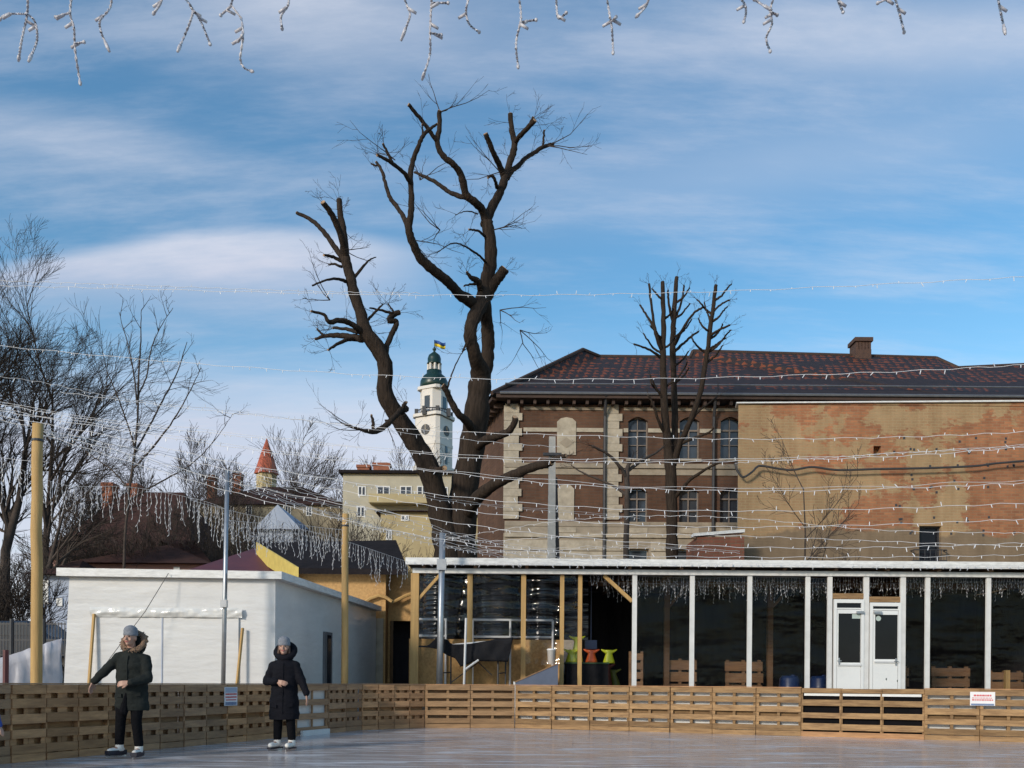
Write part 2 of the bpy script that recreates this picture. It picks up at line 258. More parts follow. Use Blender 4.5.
# ------------------------------------------------------------------ mesh helpers
WL = {}
class MB:
    def __init__(s): s.v = []; s.f = []; s.m = []; s.mi = 0
    def face(s, pts):
        n = len(s.v); s.v += [tuple(p) for p in pts]; s.f.append(tuple(range(n, n + len(pts)))); s.m.append(s.mi)
    def box(s, x0, x1, y0, y1, z0, z1):
        s.obox(Vector((x0, y0, z0)), Vector((x1 - x0, 0, 0)), Vector((0, y1 - y0, 0)), Vector((0, 0, z1 - z0)))
    def obox(s, o, a, b, c):
        n = len(s.v); o = Vector(o)
        s.v += [tuple(o + a * i + b * j + c * k) for k in (0, 1) for j in (0, 1) for i in (0, 1)]
        for q in ((0, 2, 3, 1), (4, 5, 7, 6), (0, 1, 5, 4), (2, 6, 7, 3), (0, 4, 6, 2), (1, 3, 7, 5)):
            s.f.append(tuple(n + i for i in q)); s.m.append(s.mi)
    def bar(s, p0, p1, w, h):               # rectangular beam between two points
        p0, p1 = Vector(p0), Vector(p1); d = (p1 - p0); u = d.normalized()
        a = u.cross(Vector((0, 0, 1)))
        if a.length < .05: a = Vector((1, 0, 0))
        a.normalize(); b = a.cross(u).normalized()
        s.obox(p0 - a * w / 2 - b * h / 2, a * w, b * h, d)
    def tube(s, pts, rad, sides=6, cap=True):
        pts = [Vector(p) for p in pts]; k = len(pts)
        if not hasattr(rad, '__len__'): rad = [rad] * k
        n0 = len(s.v); a = None
        for i, p in enumerate(pts):
            t = (pts[min(i + 1, k - 1)] - pts[max(i - 1, 0)])
            t = t.normalized() if t.length > 1e-9 else Vector((0, 0, 1))
            if a is None: a = t.orthogonal().normalized()
            a = a - t * a.dot(t)
            a = a.normalized() if a.length > 1e-6 else t.orthogonal().normalized()
            b = t.cross(a)
            for j in range(sides):
                g = 2 * math.pi * j / sides
                s.v.append(tuple(p + (a * math.cos(g) + b * math.sin(g)) * rad[i]))
        for i in range(k - 1):
            for j in range(sides):
                j2 = (j + 1) % sides
                s.f.append((n0 + i * sides + j, n0 + i * sides + j2, n0 + (i + 1) * sides + j2, n0 + (i + 1) * sides + j)); s.m.append(s.mi)
        if cap:
            s.f.append(tuple(n0 + j for j in reversed(range(sides)))); s.m.append(s.mi)
            s.f.append(tuple(n0 + (k - 1) * sides + j for j in range(sides))); s.m.append(s.mi)
    def lathe(s, c, prof, sides=16, squash=1.0, rot=0):    # prof: (r, z)
        c = Vector(c); n0 = len(s.v); k = len(prof)
        for r, z in prof:
            for j in range(sides):
                g = 2 * math.pi * j / sides + rot; s.v.append((c.x + r * math.cos(g), c.y + r * squash * math.sin(g), c.z + z))
        for i in range(k - 1):
            for j in range(sides):
                j2 = (j + 1) % sides; s.f.append((n0 + i * sides + j, n0 + i * sides + j2, n0 + (i + 1) * sides + j2, n0 + (i + 1) * sides + j)); s.m.append(s.mi)
        s.f.append(tuple(n0 + j for j in reversed(range(sides)))); s.m.append(s.mi)
        s.f.append(tuple(n0 + (k - 1) * sides + j for j in range(sides))); s.m.append(s.mi)
    def ell(s, c, r, seg=12, rings=8, rot=None):
        n0 = len(s.v); c = Vector(c); rot = rot or Matrix.Identity(3)
        for i in range(rings + 1):
            th = math.pi * i / rings
            for j in range(seg):
                g = 2 * math.pi * j / seg
                s.v.append(tuple(c + rot @ Vector((r[0] * math.sin(th) * math.cos(g), r[1] * math.sin(th) * math.sin(g), r[2] * math.cos(th)))))
        for i in range(rings):
            for j in range(seg):
                j2 = (j + 1) % seg; s.f.append((n0 + i * seg + j, n0 + (i + 1) * seg + j, n0 + (i + 1) * seg + j2, n0 + i * seg + j2)); s.m.append(s.mi)
    def caps(s, p0, r0, p1, r1, sides=10):
        p0, p1 = Vector(p0), Vector(p1); u = (p1 - p0).normalized()
        pts, rad = [], []
        for t in (-.97, -.8, -.45, 0): pts.append(p0 + u * r0 * t); rad.append(r0 * math.sqrt(1 - t * t))
        for t in (0, .45, .8, .97): pts.append(p1 + u * r1 * t); rad.append(r1 * math.sqrt(1 - t * t))
        s.tube(pts, rad, sides)
    def loft(s, secs, sides=18):            # secs: (cx, cy, cz, rx, ry)
        n0 = len(s.v); k = len(secs)
        for cx, cy, cz, rx, ry in secs:
            for j in range(sides):
                g = 2 * math.pi * j / sides; s.v.append((cx + rx * math.cos(g), cy + ry * math.sin(g), cz))
        for i in range(k - 1):
            for j in range(sides):
                j2 = (j + 1) % sides; s.f.append((n0 + i * sides + j, n0 + i * sides + j2, n0 + (i + 1) * sides + j2, n0 + (i + 1) * sides + j)); s.m.append(s.mi)
        s.f.append(tuple(n0 + j for j in reversed(range(sides)))); s.m.append(s.mi)
        s.f.append(tuple(n0 + (k - 1) * sides + j for j in range(sides))); s.m.append(s.mi)
    def prism(s, bottom, top):              # closed solid between two outlines of equal length
        k = len(bottom); n = len(s.v); s.v += [tuple(p) for p in bottom] + [tuple(p) for p in top]
        s.f.append(tuple(n + i for i in reversed(range(k)))); s.m.append(s.mi); s.f.append(tuple(n + k + i for i in range(k))); s.m.append(s.mi)
        for i in range(k):
            j = (i + 1) % k; s.f.append((n + i, n + j, n + k + j, n + k + i)); s.m.append(s.mi)
    def build(s, name, mats, parent=None, loc=None, smooth=False):
        if not isinstance(mats, (list, tuple)): mats = [mats]
        base = Vector(WL[parent.name]) if parent else Vector(loc or (0, 0, 0))
        me = bpy.data.meshes.new(name)
        me.from_pydata([(v[0] - base.x, v[1] - base.y, v[2] - base.z) for v in s.v], [], s.f)
        for m in mats: me.materials.append(m)
        if len(mats) > 1: me.polygons.foreach_set('material_index', s.m)
        if smooth: me.polygons.foreach_set('use_smooth', [True] * len(me.polygons))
        me.update()
        o = bpy.data.objects.new(name, me); COL.objects.link(o)
        if parent: o.parent = parent
        else: o.location = base
        WL[o.name] = base
        return o
def rec(o):       # outward normals
    bm = bmesh.new(); bm.from_mesh(o.data); bmesh.ops.recalc_face_normals(bm, faces=bm.faces); bm.to_mesh(o.data); bm.free(); return o
def tag(o, label=None, cat=None, group=None, kind=None):
    if label: o['label'] = label
    if cat: o['category'] = cat
    if group: o['group'] = group
    if kind: o['kind'] = kind
    return o
def thing(name, label, cat, loc, group=None):
    o = bpy.data.objects.new(name, None); COL.objects.link(o); o.location = loc; o.empty_display_size = .2; WL[o.name] = Vector(loc)
    return tag(o, label, cat, group)
def fuse(o, voxel, smooth=2):               # one continuous skin over overlapping volumes
    md = o.modifiers.new('r', 'REMESH'); md.mode = 'VOXEL'; md.voxel_size = voxel; md.use_smooth_shade = True
    if smooth:
        sm = o.modifiers.new('s', 'SMOOTH'); sm.iterations = smooth; sm.factor = .5
    dg = bpy.context.evaluated_depsgraph_get(); ev = o.evaluated_get(dg); me = bpy.data.meshes.new_from_object(ev)
    old = o.data; o.modifiers.clear(); o.data = me; bpy.data.meshes.remove(old)
    return o
def fit(pts, n=48, x0=None, x1=None):       # smooth curve through the points (Catmull-Rom in 2D)
    out = []
    p = [pts[0]] + list(pts) + [pts[-1]]
    per = max(2, n // (len(pts) - 1))
    for i in range(1, len(p) - 2):
        for k in range(per):
            t = k / per; a, b, c, d = p[i - 1], p[i], p[i + 1], p[i + 2]
            out.append(tuple(.5 * (2 * b[q] + (c[q] - a[q]) * t + (2 * a[q] - 5 * b[q] + 4 * c[q] - d[q]) * t * t + (3 * b[q] - a[q] - 3 * c[q] + d[q]) * t ** 3) for q in range(len(b))))
    out.append(tuple(pts[-1])); return out

# ------------------------------------------------------------------ light and sky
SUN_EL, SUN_AZ = 21.0, 219.0
sun_d = bpy.data.lights.new('sun', 'SUN'); sun_d.energy = 2.35; sun_d.angle = R(9); sun_d.color = (1, .90, .77)
sun = bpy.data.objects.new('sun', sun_d); COL.objects.link(sun)
sd = Vector((math.sin(R(SUN_AZ)) * math.cos(R(SUN_EL)), math.cos(R(SUN_AZ)) * math.cos(R(SUN_EL)), math.sin(R(SUN_EL))))
sun.rotation_euler = sd.to_track_quat('Z', 'Y').to_euler()
w = bpy.data.worlds.new('World'); sc.world = w; w.use_nodes = True; nt = w.node_tree; L = nt.links
bg = nt.nodes['Background']; bg.inputs[1].default_value = .135
sky = N(nt, 'ShaderNodeTexSky', sky_type='NISHITA'); sky.sun_disc = False; sky.sun_elevation = R(SUN_EL); sky.sun_rotation = R(SUN_AZ)
sky.air_density = 1.0; sky.dust_density = .6; sky.ozone_density = 1.1
def mth(op, a, b=None, c=None, clamp=False):
    n = N(nt, 'ShaderNodeMath', operation=op); n.use_clamp = clamp
    for i, v in enumerate((a, b, c)):
        if v is None: continue
        L.new(v, n.inputs[i]) if not isinstance(v, (int, float)) else setattr(n.inputs[i], 'default_value', v)
    return n.outputs[0]
tc = N(nt, 'ShaderNodeTexCoord'); sp = N(nt, 'ShaderNodeSeparateXYZ'); L.new(tc.outputs['Generated'], sp.inputs[0])
dx, dy, dz = sp.outputs
up = mth('ADD', mth('MAXIMUM', dz, 0), .22)
cbp = N(nt, 'ShaderNodeCombineXYZ'); L.new(mth('DIVIDE', dx, up), cbp.inputs[0]); L.new(mth('DIVIDE', dy, up), cbp.inputs[1])
def cnoise(scale, stretch, rot, detail=8, rough=.6, off=(0, 0, 0), dist=0):
    mp = N(nt, 'ShaderNodeMapping'); mp.inputs['Scale'].default_value = stretch; mp.inputs['Rotation'].default_value = (0, 0, rot); mp.inputs['Location'].default_value = off
    L.new(cbp.outputs[0], mp.inputs[0]); n = N(nt, 'ShaderNodeTexNoise'); n.inputs['Scale'].default_value = scale; n.inputs['Detail'].default_value = detail; n.inputs['Roughness'].default_value = rough
    n.inputs['Distortion'].default_value = dist
    L.new(mp.outputs[0], n.inputs['Vector']); return n.outputs['Fac']
def smooth(s, a, b):
    n = N(nt, 'ShaderNodeMapRange', interpolation_type='SMOOTHSTEP'); L.new(s, n.inputs[0]); n.inputs[1].default_value = a; n.inputs[2].default_value = b; return n.outputs[0]
fy = mth('MAXIMUM', mth('ABSOLUTE', dy), .08)
u = mth('DIVIDE', dx, fy); v = mth('DIVIDE', dz, fy)
n_str = cnoise(1.5, (.7, 2.0, 1), .30, 9, .62, dist=.4)
n_soft = cnoise(.8, (.8, 1.3, 1), .1, 6, .55, off=(4, 2, 0))
n_fine = cnoise(5.0, (.6, 2.6, 1), .35, 7, .65, off=(1, 7, 0))
def blob(u0, v0, su, sv, tilt=0.0):
    a = mth('DIVIDE', mth('SUBTRACT', u, u0), su); b = mth('DIVIDE', mth('SUBTRACT', mth('SUBTRACT', v, v0), mth('MULTIPLY', mth('SUBTRACT', u, u0), tilt)), sv)
    r = mth('ADD', mth('MULTIPLY', a, a), mth('MULTIPLY', b, b)); return mth('EXPONENT', mth('MULTIPLY', r, -1.0))
cirrus = mth('MULTIPLY', smooth(mth('ADD', mth('MULTIPLY', n_str, .55), mth('MULTIPLY', n_fine, .45)), .44, .70), .36)
veil = mth('ADD', mth('MULTIPLY', blob(-.20, .74, .17, .07, -.1), .50), mth('MULTIPLY', blob(.45, .72, .35, .055, .02), .55))
veil = mth('ADD', veil, mth('MULTIPLY', blob(-.50, .60, .16, .03, -.15), .40))
veil = mth('ADD', veil, mth('MULTIPLY', blob(.30, .58, .40, .05, .12), .33))
veil = mth('MULTIPLY', veil, mth('ADD', mth('MULTIPLY', n_soft, .9), mth('MULTIPLY', n_str, .75)))
# the long lens shaped bank low on the left
vv = mth('ADD', v, mth('MULTIPLY', mth('SUBTRACT', n_soft, .5), .05))
top = smooth(mth('SUBTRACT', mth('ADD', .503, mth('MULTIPLY', mth('MULTIPLY', mth('ADD', u, .27), mth('ADD', u, .27)), -.55)), vv), -.006, .018)
bot = smooth(vv, .365, .475)
side = smooth(mth('MULTIPLY', u, -1), .03, .20)
bank = mth('MULTIPLY', mth('MULTIPLY', mth('MULTIPLY', top, bot), side), .66)
low = mth('MULTIPLY', smooth(mth('MULTIPLY', mth('ADD', v, mth('MULTIPLY', mth('SUBTRACT', n_str, .5), .14)), -1), -.40, -.25), mth('MULTIPLY_ADD', smooth(mth('MULTIPLY', u, -1), -.25, .12), .56, .30))
cl = mth('ADD', mth('ADD', cirrus, veil), mth('ADD', bank, low)); cl = mth('MINIMUM', cl, .92)
cl = mth('MULTIPLY', cl, smooth(dz, -.02, .03))
ccol = N(nt, 'ShaderNodeMix', data_type='RGBA'); L.new(smooth(n_soft, .3, .7), ccol.inputs[0]); ccol.inputs[6].default_value = (4.3, 4.55, 5.4, 1); ccol.inputs[7].default_value = (5.3, 5.5, 6.1, 1)
grey = N(nt, 'ShaderNodeMix', data_type='RGBA'); L.new(mth('MULTIPLY', bank, mth('SUBTRACT', 1.0, smooth(vv, .40, .50))), grey.inputs[0]); L.new(ccol.outputs[2], grey.inputs[6]); grey.inputs[7].default_value = (3.7, 3.9, 4.9, 1)
hs = N(nt, 'ShaderNodeHueSaturation'); hs.inputs['Saturation'].default_value = 1.25; hs.inputs['Value'].default_value = 1.26; L.new(sky.outputs[0], hs.inputs['Color'])
mxs = N(nt, 'ShaderNodeMix', data_type='RGBA'); L.new(cl, mxs.inputs[0]); tint = N(nt, 'ShaderNodeMix', data_type='RGBA', blend_type='MULTIPLY'); tint.inputs[0].default_value = 1; L.new(hs.outputs[0], tint.inputs[6]); tint.inputs[7].default_value = (.90, 1.03, .98, 1); L.new(tint.outputs[2], mxs.inputs[6]); L.new(grey.outputs[2], mxs.inputs[7])
L.new(mxs.outputs[2], bg.inputs[0])
sc.view_settings.view_transform = 'Standard'; sc.view_settings.look = 'None'; sc.view_settings.exposure = 0.15; sc.view_settings.gamma = 1

# ------------------------------------------------------------------ the ground
def hgt(x, y):
    def ss(t): t = min(1, max(0, t)); return t * t * (3 - 2 * t)
    base = ss((y - 21.8) / 14) * 2.6 * ss((-x - 2.0) / 5 + .3)
    left = ss((-x - 7.2) / 5) * ss((y - 9) / 8) * 1.0
    return max(base, left) + (ss((y - 24) / 20) * 2.6 if x > -2 else 0) * 1.0
mb = MB()
xs = [-900, -300, -120, -60] + [-40 + 1.6 * i for i in range(50)] + [60, 120, 300, 900]
ys = [-300, -100, -40, -20, -10, 0, 4] + [7 + 1.6 * i for i in range(38)] + [80, 100, 140, 220, 400, 1200]
for y in ys:
    for x in xs: mb.v.append((x, y, -.03 + min(2.6, hgt(x, y)) + (noise.noise((x * .2, y * .2, 0)) * .12 * min(1, hgt(x, y)))))
for j in range(len(ys) - 1):
    for i in range(len(xs) - 1):
        a = j * len(xs) + i; mb.f.append((a, a + 1, a + 1 + len(xs), a + len(xs))); mb.m.append(0)
tag(mb.build('ground', M['ground'], smooth=True), kind='structure')
A_ = Vector((-7.6, 7.2, 0)); B_ = Vector((-3.2, 19.2, 0)); C_ = Vector((-1.95, 20.25, 0)); D_ = Vector((.07, 20.5, 0)); E_ = Vector((10.6, 16.25, 0))
mb = MB(); mb.face([(-13, -8, 0), (16, -8, 0), E_, D_, C_, B_, A_, (-13, -8, 0)][:-1])
tag(mb.build('ice', M['ice']), kind='structure')

# ------------------------------------------------------------------ pallet barriers round the rink
PH = .97
def pxpoint(px, p, q):                      # where the sight line of a photo column meets the line p-q on the ground
    t = (px - 512) / F; d = q - p
    k = (t * p.y - p.x) / (d.x - t * d.y); return p + d * k
ROWS = [(0, .115), (.185, .305), (.375, .5), (.585, .695), (.775, .893), (.902, 1.0)]
def pallet(o, u, wdt, kind, parent, m, r):
    """one pallet stood on edge; o = its foot nearest the left, u = along, the face turned to the rink"""
    n = Vector((u.y, -u.x, 0))
    mb = MB(); Z = Vector((0, 0, 1)); g = .006
    lean = r.uniform(-.012, .012); o = o + n * lean
    halves = 2 if wdt > .7 and kind == 'square' else 1
    hw = wdt / halves
    def bx(u0, u1, t0, t1, f0, f1):          # f measured from the top
        z0, z1 = PH * (1 - f1), PH * (1 - f0)
        mb.obox(o + u * u0 - n * t1 + Z * z0, u * (u1 - u0), n * (t1 - t0), Z * (z1 - z0))
    for h in range(halves):
        a, b = h * hw + g, (h + 1) * hw - g
        if kind == 'gate':
            for f0, f1 in ((0, .095), (.24, .36), (.50, .615), (.73, .86)): bx(a, b, 0, .022, f0 + r.uniform(-.008, .008), f1)
        elif kind == 'white_gate':
            for f0, f1 in ((0, .12), (.29, .41), (.57, .69), (.84, .95)): bx(a, b, 0, .022, f0, f1)
        else:
            for f0, f1 in ROWS:
                j = r.uniform(-.006, .006); bx(a + r.uniform(0, .006), b - r.uniform(0, .006), r.uniform(-.004, .003), .022, max(0, f0 + j), min(1, f1 + j))
    if kind == 'square':
        k = max(1, round(hw / .25))
        for h in range(halves):
            for q in range(k):
                c0 = h * hw + q * hw / k
                bx(c0 - (.0 if q or h else -.004), c0 + hw / k * .34, .0225, .034, .0, .49); bx(c0 + .004, c0 + hw / k * .34, .0225, .034, .60, 1)
                bx(c0 + hw / k * .76, c0 + hw / k - .001, .0225, .034, .0, .49); bx(c0 + hw / k * .76, c0 + hw / k - .001, .0225, .034, .60, 1)
            bx(h * hw + .01, h * hw + .035, .024, .10, .49, .6)
        bx(0.004, wdt - .004, .11, .13, .0, .24); bx(.004, wdt - .004, .11, .13, .245, .44); bx(.004, wdt - .004, .11, .13, .445, .64); bx(.004, wdt - .004, .11, .13, .645, 1)
    elif kind == 'long':
        for q in range(3):
            c0 = min(max(q * wdt / 2, .03), wdt - .03)
            bx(c0 - .028, c0 + .028, .024, .13, 0, 1)
        bx(0.032, wdt - .032, .09, .11, .48, .62)
    elif kind == 'gate':
        bx(-.0, .03, .024, .07, 0, .9); bx(wdt - .03, wdt, .024, .07, 0, .9)
    else:
        for q in (.01, wdt / 2, wdt - .03): bx(q, q + .025, .024, .06, 0, 1)
    return rec(mb.build('pallet', m, parent))
def run(name, label, p, q, kind, width, m, cat='barrier', mats=None, seed=1, backing=None, back_label=None):
    d = q - p; u = d.normalized(); n = max(1, round(d.length / width)); wdt = d.length / n; r = random.Random(seed)
    t = thing(name, label, cat, p)
    for i in range(n):
        mm = (r.choice(mats) if mats else m)
        pallet(p + u * (wdt * i), u, wdt, kind, t, mm, r)
    nn = Vector((u.y, -u.x, 0))
    if kind != 'gate':
        mb = MB(); mb.obox(p - nn * .13 + Vector((0, 0, PH + .003)), d, nn * .14, Vector((0, 0, .018))); rec(mb.build('top_rail', M['pallet_grey'] if kind != 'long' else M['pallet'], t))
    if backing:
        mb = MB(); mb.obox(p + u * .01 - nn * (.16 if kind == 'long' else .10) + Vector((0, 0, .02)), d - u * .02, nn * .008, Vector((0, 0, PH - .05)))
        o = rec(mb.build('backing_sheet', M[backing], t))
    return t, u, nn
g0, g1 = pxpoint(298, A_, B_), pxpoint(329, A_, B_)
run('pallet_barrier', 'brown pallet barrier with square gaps along the side of the ice behind both skaters', A_, g0, 'square', 1.0, M['pallet'], seed=3, mats=[M['pallet'], M['pallet'], M['pallet_grey']])
t, u_, n_ = run('rink_gate', 'narrow grey slatted gate with white sheeting showing between its boards', g0, g1, 'white_gate', 2.0, M['pallet_grey'], cat='gate', seed=4, backing='film_white')
mb = MB(); mb.obox(g0 + u_ * .05 + n_ * .03, (g1 - g0) * .88, n_ * .05, Vector((0, 0, .10))); rec(mb.build('foot_plank', M['white_paint'], t))
run('pallet_barrier', 'brown pallet barrier with square gaps between the narrow grey gate and the corner', g1, B_, 'square', 1.0, M['pallet'], seed=5, mats=[M['pallet'], M['pallet_grey']])
run('pallet_barrier', 'two short brown pallet panels turning the corner of the rink', B_, C_, 'square', .8, M['pallet'], seed=6)
run('pallet_barrier', 'brown pallet barrier below the black covered table with long gaps closed by boards', C_, D_, 'long', 1.0, M['pallet_grey'], mats=[M['pallet_mid']], seed=7, backing='pallet_grey')
k0, k1 = pxpoint(801.5, D_, E_), pxpoint(924.5, D_, E_)
run('pallet_barrier', 'yellowish pallet barrier with white strips in its gaps in front of the white posts', D_, k0, 'long', .92, M['pallet_fresh'], seed=8, backing='film_white')
t, u_, n_ = run('rink_gate', 'wide slatted gate with black gaps in front of the two white doors', k0, k1, 'gate', .83, M['pallet_fresh'], cat='gate', seed=9, backing='gap_shade')
mb = MB(); mb.obox(k0 + n_ * .012 + u_ * .0 + Vector((0, 0, .0)), k1 - k0, -n_ * .03, Vector((0, 0, .10))); rec(mb.build('foot_plank', M['pallet'], t))
mb = MB(); mb.obox(k0 - n_ * .03 + u_ * .05 + Vector((0, 0, PH * .845)), (k1 - k0) - u_ * .1, -n_ * .02, Vector((0, 0, .05))); rec(mb.build('white_strip', M['white_paint'], t))
run('pallet_barrier', 'yellowish pallet barrier carrying the white notice with red lettering', k1, E_, 'long', .92, M['pallet_fresh'], seed=10, backing='film_white')
# the two notices: lettering too small to read in the photo, kept as lines
def sign(px, w_, z0, z1, p, q, label, layout):
    c = pxpoint(px, p, q); u = (q - p).normalized(); n = Vector((u.y, -u.x, 0)); o = c - u * w_ / 2 + n * .012
    t = thing('notice', label, 'sign', (c.x, c.y, z0))
    mb = MB(); mb.obox(o + Vector((0, 0, z0)), u * w_, n * .012, Vector((0, 0, z1 - z0))); rec(mb.build('panel', M['sign_white'], t))
    for f0, f1, s0, s1, mm, nm in layout:
        mb = MB(); rr = random.Random(int(f0 * 100)); o2 = o + n * .013
        if nm == 'lettering':
            x = s0
            while x < s1 - .02:
                e = min(s1, x + rr.uniform(.04, .10))
                mb.obox(o2 + u * w_ * x + Vector((0, 0, z1 - (z1 - z0) * f1)), u * w_ * (e - x), n * .003, Vector((0, 0, (z1 - z0) * (f1 - f0)))); x = e + .025
        else:
            mb.obox(o2 + u * w_ * s0 + Vector((0, 0, z1 - (z1 - z0) * f1)), u * w_ * (s1 - s0), n * .003, Vector((0, 0, (z1 - z0) * (f1 - f0))))
        rec(mb.build(nm, M[mm], t))
sign(230, .33, .62, .93, A_, g0, 'small tall notice with red bands hanging on the brown pallet barrier', [(.03, .3, .04, .96, 'sign_grey', 'picture'), (.34, .42, .06, .94, 'sign_red', 'lettering'), (.5, .58, .06, .94, 'sign_red', 'lettering'), (.66, .72, .1, .9, 'sign_red', 'lettering'), (.8, .97, .06, .94, 'sign_blue', 'lettering')])
sign(982.5, .42, .67, .93, k1, E_, 'white notice with two lines of red lettering on the yellowish pallet barrier', [(.2, .32, .15, .85, 'sign_red', 'lettering'), (.42, .47, .08, .92, 'sign_red', 'lettering'), (.54, .63, .08, .92, 'sign_red', 'lettering'), (.85, .98, .04, .96, 'sign_blue', 'picture')])

# ------------------------------------------------------------------ people
def hand_prims(mb, wrist, d, palm_n, curl, s=1.0, thumb_side=1):
    wrist = Vector(wrist); d = Vector(d).normalized(); palm_n = Vector(palm_n); palm_n = (palm_n - d * palm_n.dot(d)).normalized(); side = d.cross(palm_n)
    k = wrist + d * .085 * s
    for q in (-1.5, -.5, .5, 1.5):
        mb.caps(wrist + d * .02 * s + side * q * .012 * s, .014 * s, k + side * q * .019 * s, .0115 * s, 8)
    for q, ln in ((-1.5, .062), (-.5, .078), (.5, .084), (1.5, .074)):
        b = k + side * q * .0205 * s; d1 = (d + palm_n * curl * .5).normalized(); d2 = (d + palm_n * curl * 1.6).normalized()
        m1 = b + d1 * ln * .55 * s; mb.caps(b, .0095 * s, m1, .0085 * s, 8); mb.caps(m1, .0085 * s, m1 + d2 * ln * .5 * s, .007 * s, 8)
    b = wrist + d * .03 * s + side * .024 * s * thumb_side; d1 = (d + side * .9 * thumb_side + palm_n * .2).normalized()
    m1 = b + d1 * .04 * s; mb.caps(b, .012 * s, m1, .0105 * s, 8); mb.caps(m1, .0105 * s, m1 + (d * 1.2 + side * .25 * thumb_side + palm_n * .4).normalized() * .034 * s, .009 * s, 8)
def person(label, loc, J, coat_secs, mats, hood=None, hair=None, boots=('boot_white', 'boot_white'), hem_split=None, smile=False, s=1.0):
    X, Y = loc; O = Vector((X, Y, 0)); t = thing('person', label, 'person', (X, Y, 0))
    W = lambda p: O + Vector(p) * s
    hd = Vector(J['head']); yaw = J.get('yaw', 0); f = Vector((math.sin(yaw), -math.cos(yaw), 0)); rt = Vector((math.cos(yaw), math.sin(yaw), 0))
    hw = lambda a, b, c: W(hd + rt * a + f * b + Vector((0, 0, c)))
    ry = Matrix.Rotation(yaw, 3, 'Z')
    mb = MB()
    mb.ell(hw(0, -.008, .015), (.073 * s, .092 * s, .098 * s), 16, 12, ry); mb.ell(hw(0, .012, -.045), (.055 * s, .07 * s, .07 * s), 14, 10, ry)
    mb.ell(hw(0, .055, -.085), (.026 * s, .028 * s, .024 * s), 10, 8)
    mb.caps(hw(0, .083, .012), .010 * s, hw(0, .103, -.028), .014 * s, 8)
    for q in (-1, 1): mb.ell(hw(q * .074, -.01, -.012), (.012 * s, .022 * s, .032 * s), 8, 8, ry); mb.ell(hw(q * .04, .062, -.03), (.022 * s, .018 * s, .02 * s), 8, 6)
    neck = J['neck']; mb.caps(W(neck), .058 * s, hw(0, -.02, -.06), .052 * s, 12)
    mb.loft([W((c[0], c[1], c[2])).to_tuple() + (c[3] * s * .8, c[4] * s * .8) for c in coat_secs if c[2] > .8], 16)
    for sd_ in ('L', 'R'):
        a, b, c = J['sh' + sd_], J['el' + sd_], J['wr' + sd_]
        mb.caps(W(a), .05 * s, W(b), .04 * s); mb.caps(W(b), .04 * s, W(c), .027 * s)
        hand_prims(mb, W(c), J['hd' + sd_], J['pn' + sd_], J['cu' + sd_], s, J['th' + sd_])
        h, k, an = J['hip' + sd_], J['kn' + sd_], J['an' + sd_]
        mb.caps(W(h), .082 * s, W(k), .054 * s); mb.caps(W(k), .054 * s, W(an), .04 * s)
        toe = Vector(J['toe' + sd_]); mb.caps(W(an) + Vector((0, 0, -.03)) * s, .04 * s, W(Vector(an) + toe * .13 + Vector((0, 0, -.06))), .033 * s)
    body = fuse(rec(mb.build('body', M['skin'], t)), .0065 * s, 2)
    for q in (-1, 1):
        mb = MB(); mb.ell(hw(q * .031, .076, .012), (.012 * s, .010 * s, .0065 * s), 8, 6); mb.build('eye', M['eye'], body)
        mb = MB(); mb.caps(hw(q * .015, .085, .032), .0045 * s, hw(q * .046, .07, .033), .0035 * s, 6); mb.build('eyebrow', M['hair'], body)
    mb = MB(); mb.caps(hw(-.022, .079, -.055 + (.006 if smile else 0)), .006 * s, hw(0, .087, -.058), .008 * s, 8); mb.caps(hw(.022, .079, -.055 + (.006 if smile else 0)), .006 * s, hw(0, .087, -.058), .008 * s, 8); mb.build('mouth', M['lip'], body)
    # trousers
    mb = MB()
    for sd_ in ('L', 'R'):
        h, k, an = J['hip' + sd_], J['kn' + sd_], J['an' + sd_]
        q = mats.get('leg', 1.0)
        mb.caps(W(Vector(h)), .1 * s * q, W(k), .072 * s * q); mb.caps(W(k), .072 * s * q, W(Vector(an) + Vector((0, 0, .035))), .062 * s * q)
    mb.ell(W((Vector(J['hipL']) + Vector(J['hipR'])) / 2 + Vector((0, 0, .02))), (.19 * s, .13 * s, .13 * s))
    fuse(rec(mb.build('trousers', M['trousers'], t)), .014 * s, 2)
    # coat with sleeves in one piece
    mb = MB(); mb.loft([W((c[0], c[1], c[2])).to_tuple() + (c[3] * s, c[4] * s) for c in coat_secs], 24)
    for sd_ in ('L', 'R'):
        a, b, c = [Vector(J[k + sd_]) for k in ('sh', 'el', 'wr')]
        mb.caps(W(a), .078 * s, W(b), .068 * s, 14); mb.caps(W(b), .07 * s, W(b.lerp(c, .93)), .052 * s, 14)
        mb.tube([W(b.lerp(c, .9)), W(b.lerp(c, 1.0))], [.055 * s, .053 * s], 14)
    for sd_ in ('L', 'R'): mb.caps(W(Vector(neck) + Vector((0, 0, -.06))), .085 * s, W(Vector(J['sh' + sd_]) + Vector((0, 0, .0))), .076 * s, 14)
    if mats.get('collar'): mb.loft([W((neck[0], neck[1], neck[2] - .05)).to_tuple() + (.12 * s, .11 * s), W((neck[0], neck[1], neck[2] + .045)).to_tuple() + (.095 * s, .09 * s)], 16)
    co = rec(mb.build('coat', M[mats['coat']], t)); fuse(co, .011 * s, 3)
    me = co.data; nm = [v.normal.copy() for v in me.vertices]
    for v, n_ in zip(me.vertices, nm):
        q = v.co; f1 = noise.noise((q.x * 5 + q.z * 3, q.y * 5, q.z * 11 + X)); f2 = noise.noise((q.x * 14, q.y * 14, q.z * 26 + Y))
        v.co += n_ * s * (.013 * f1 + .006 * f2 - .004)
    zb_ = min(v.co.z for v in me.vertices)
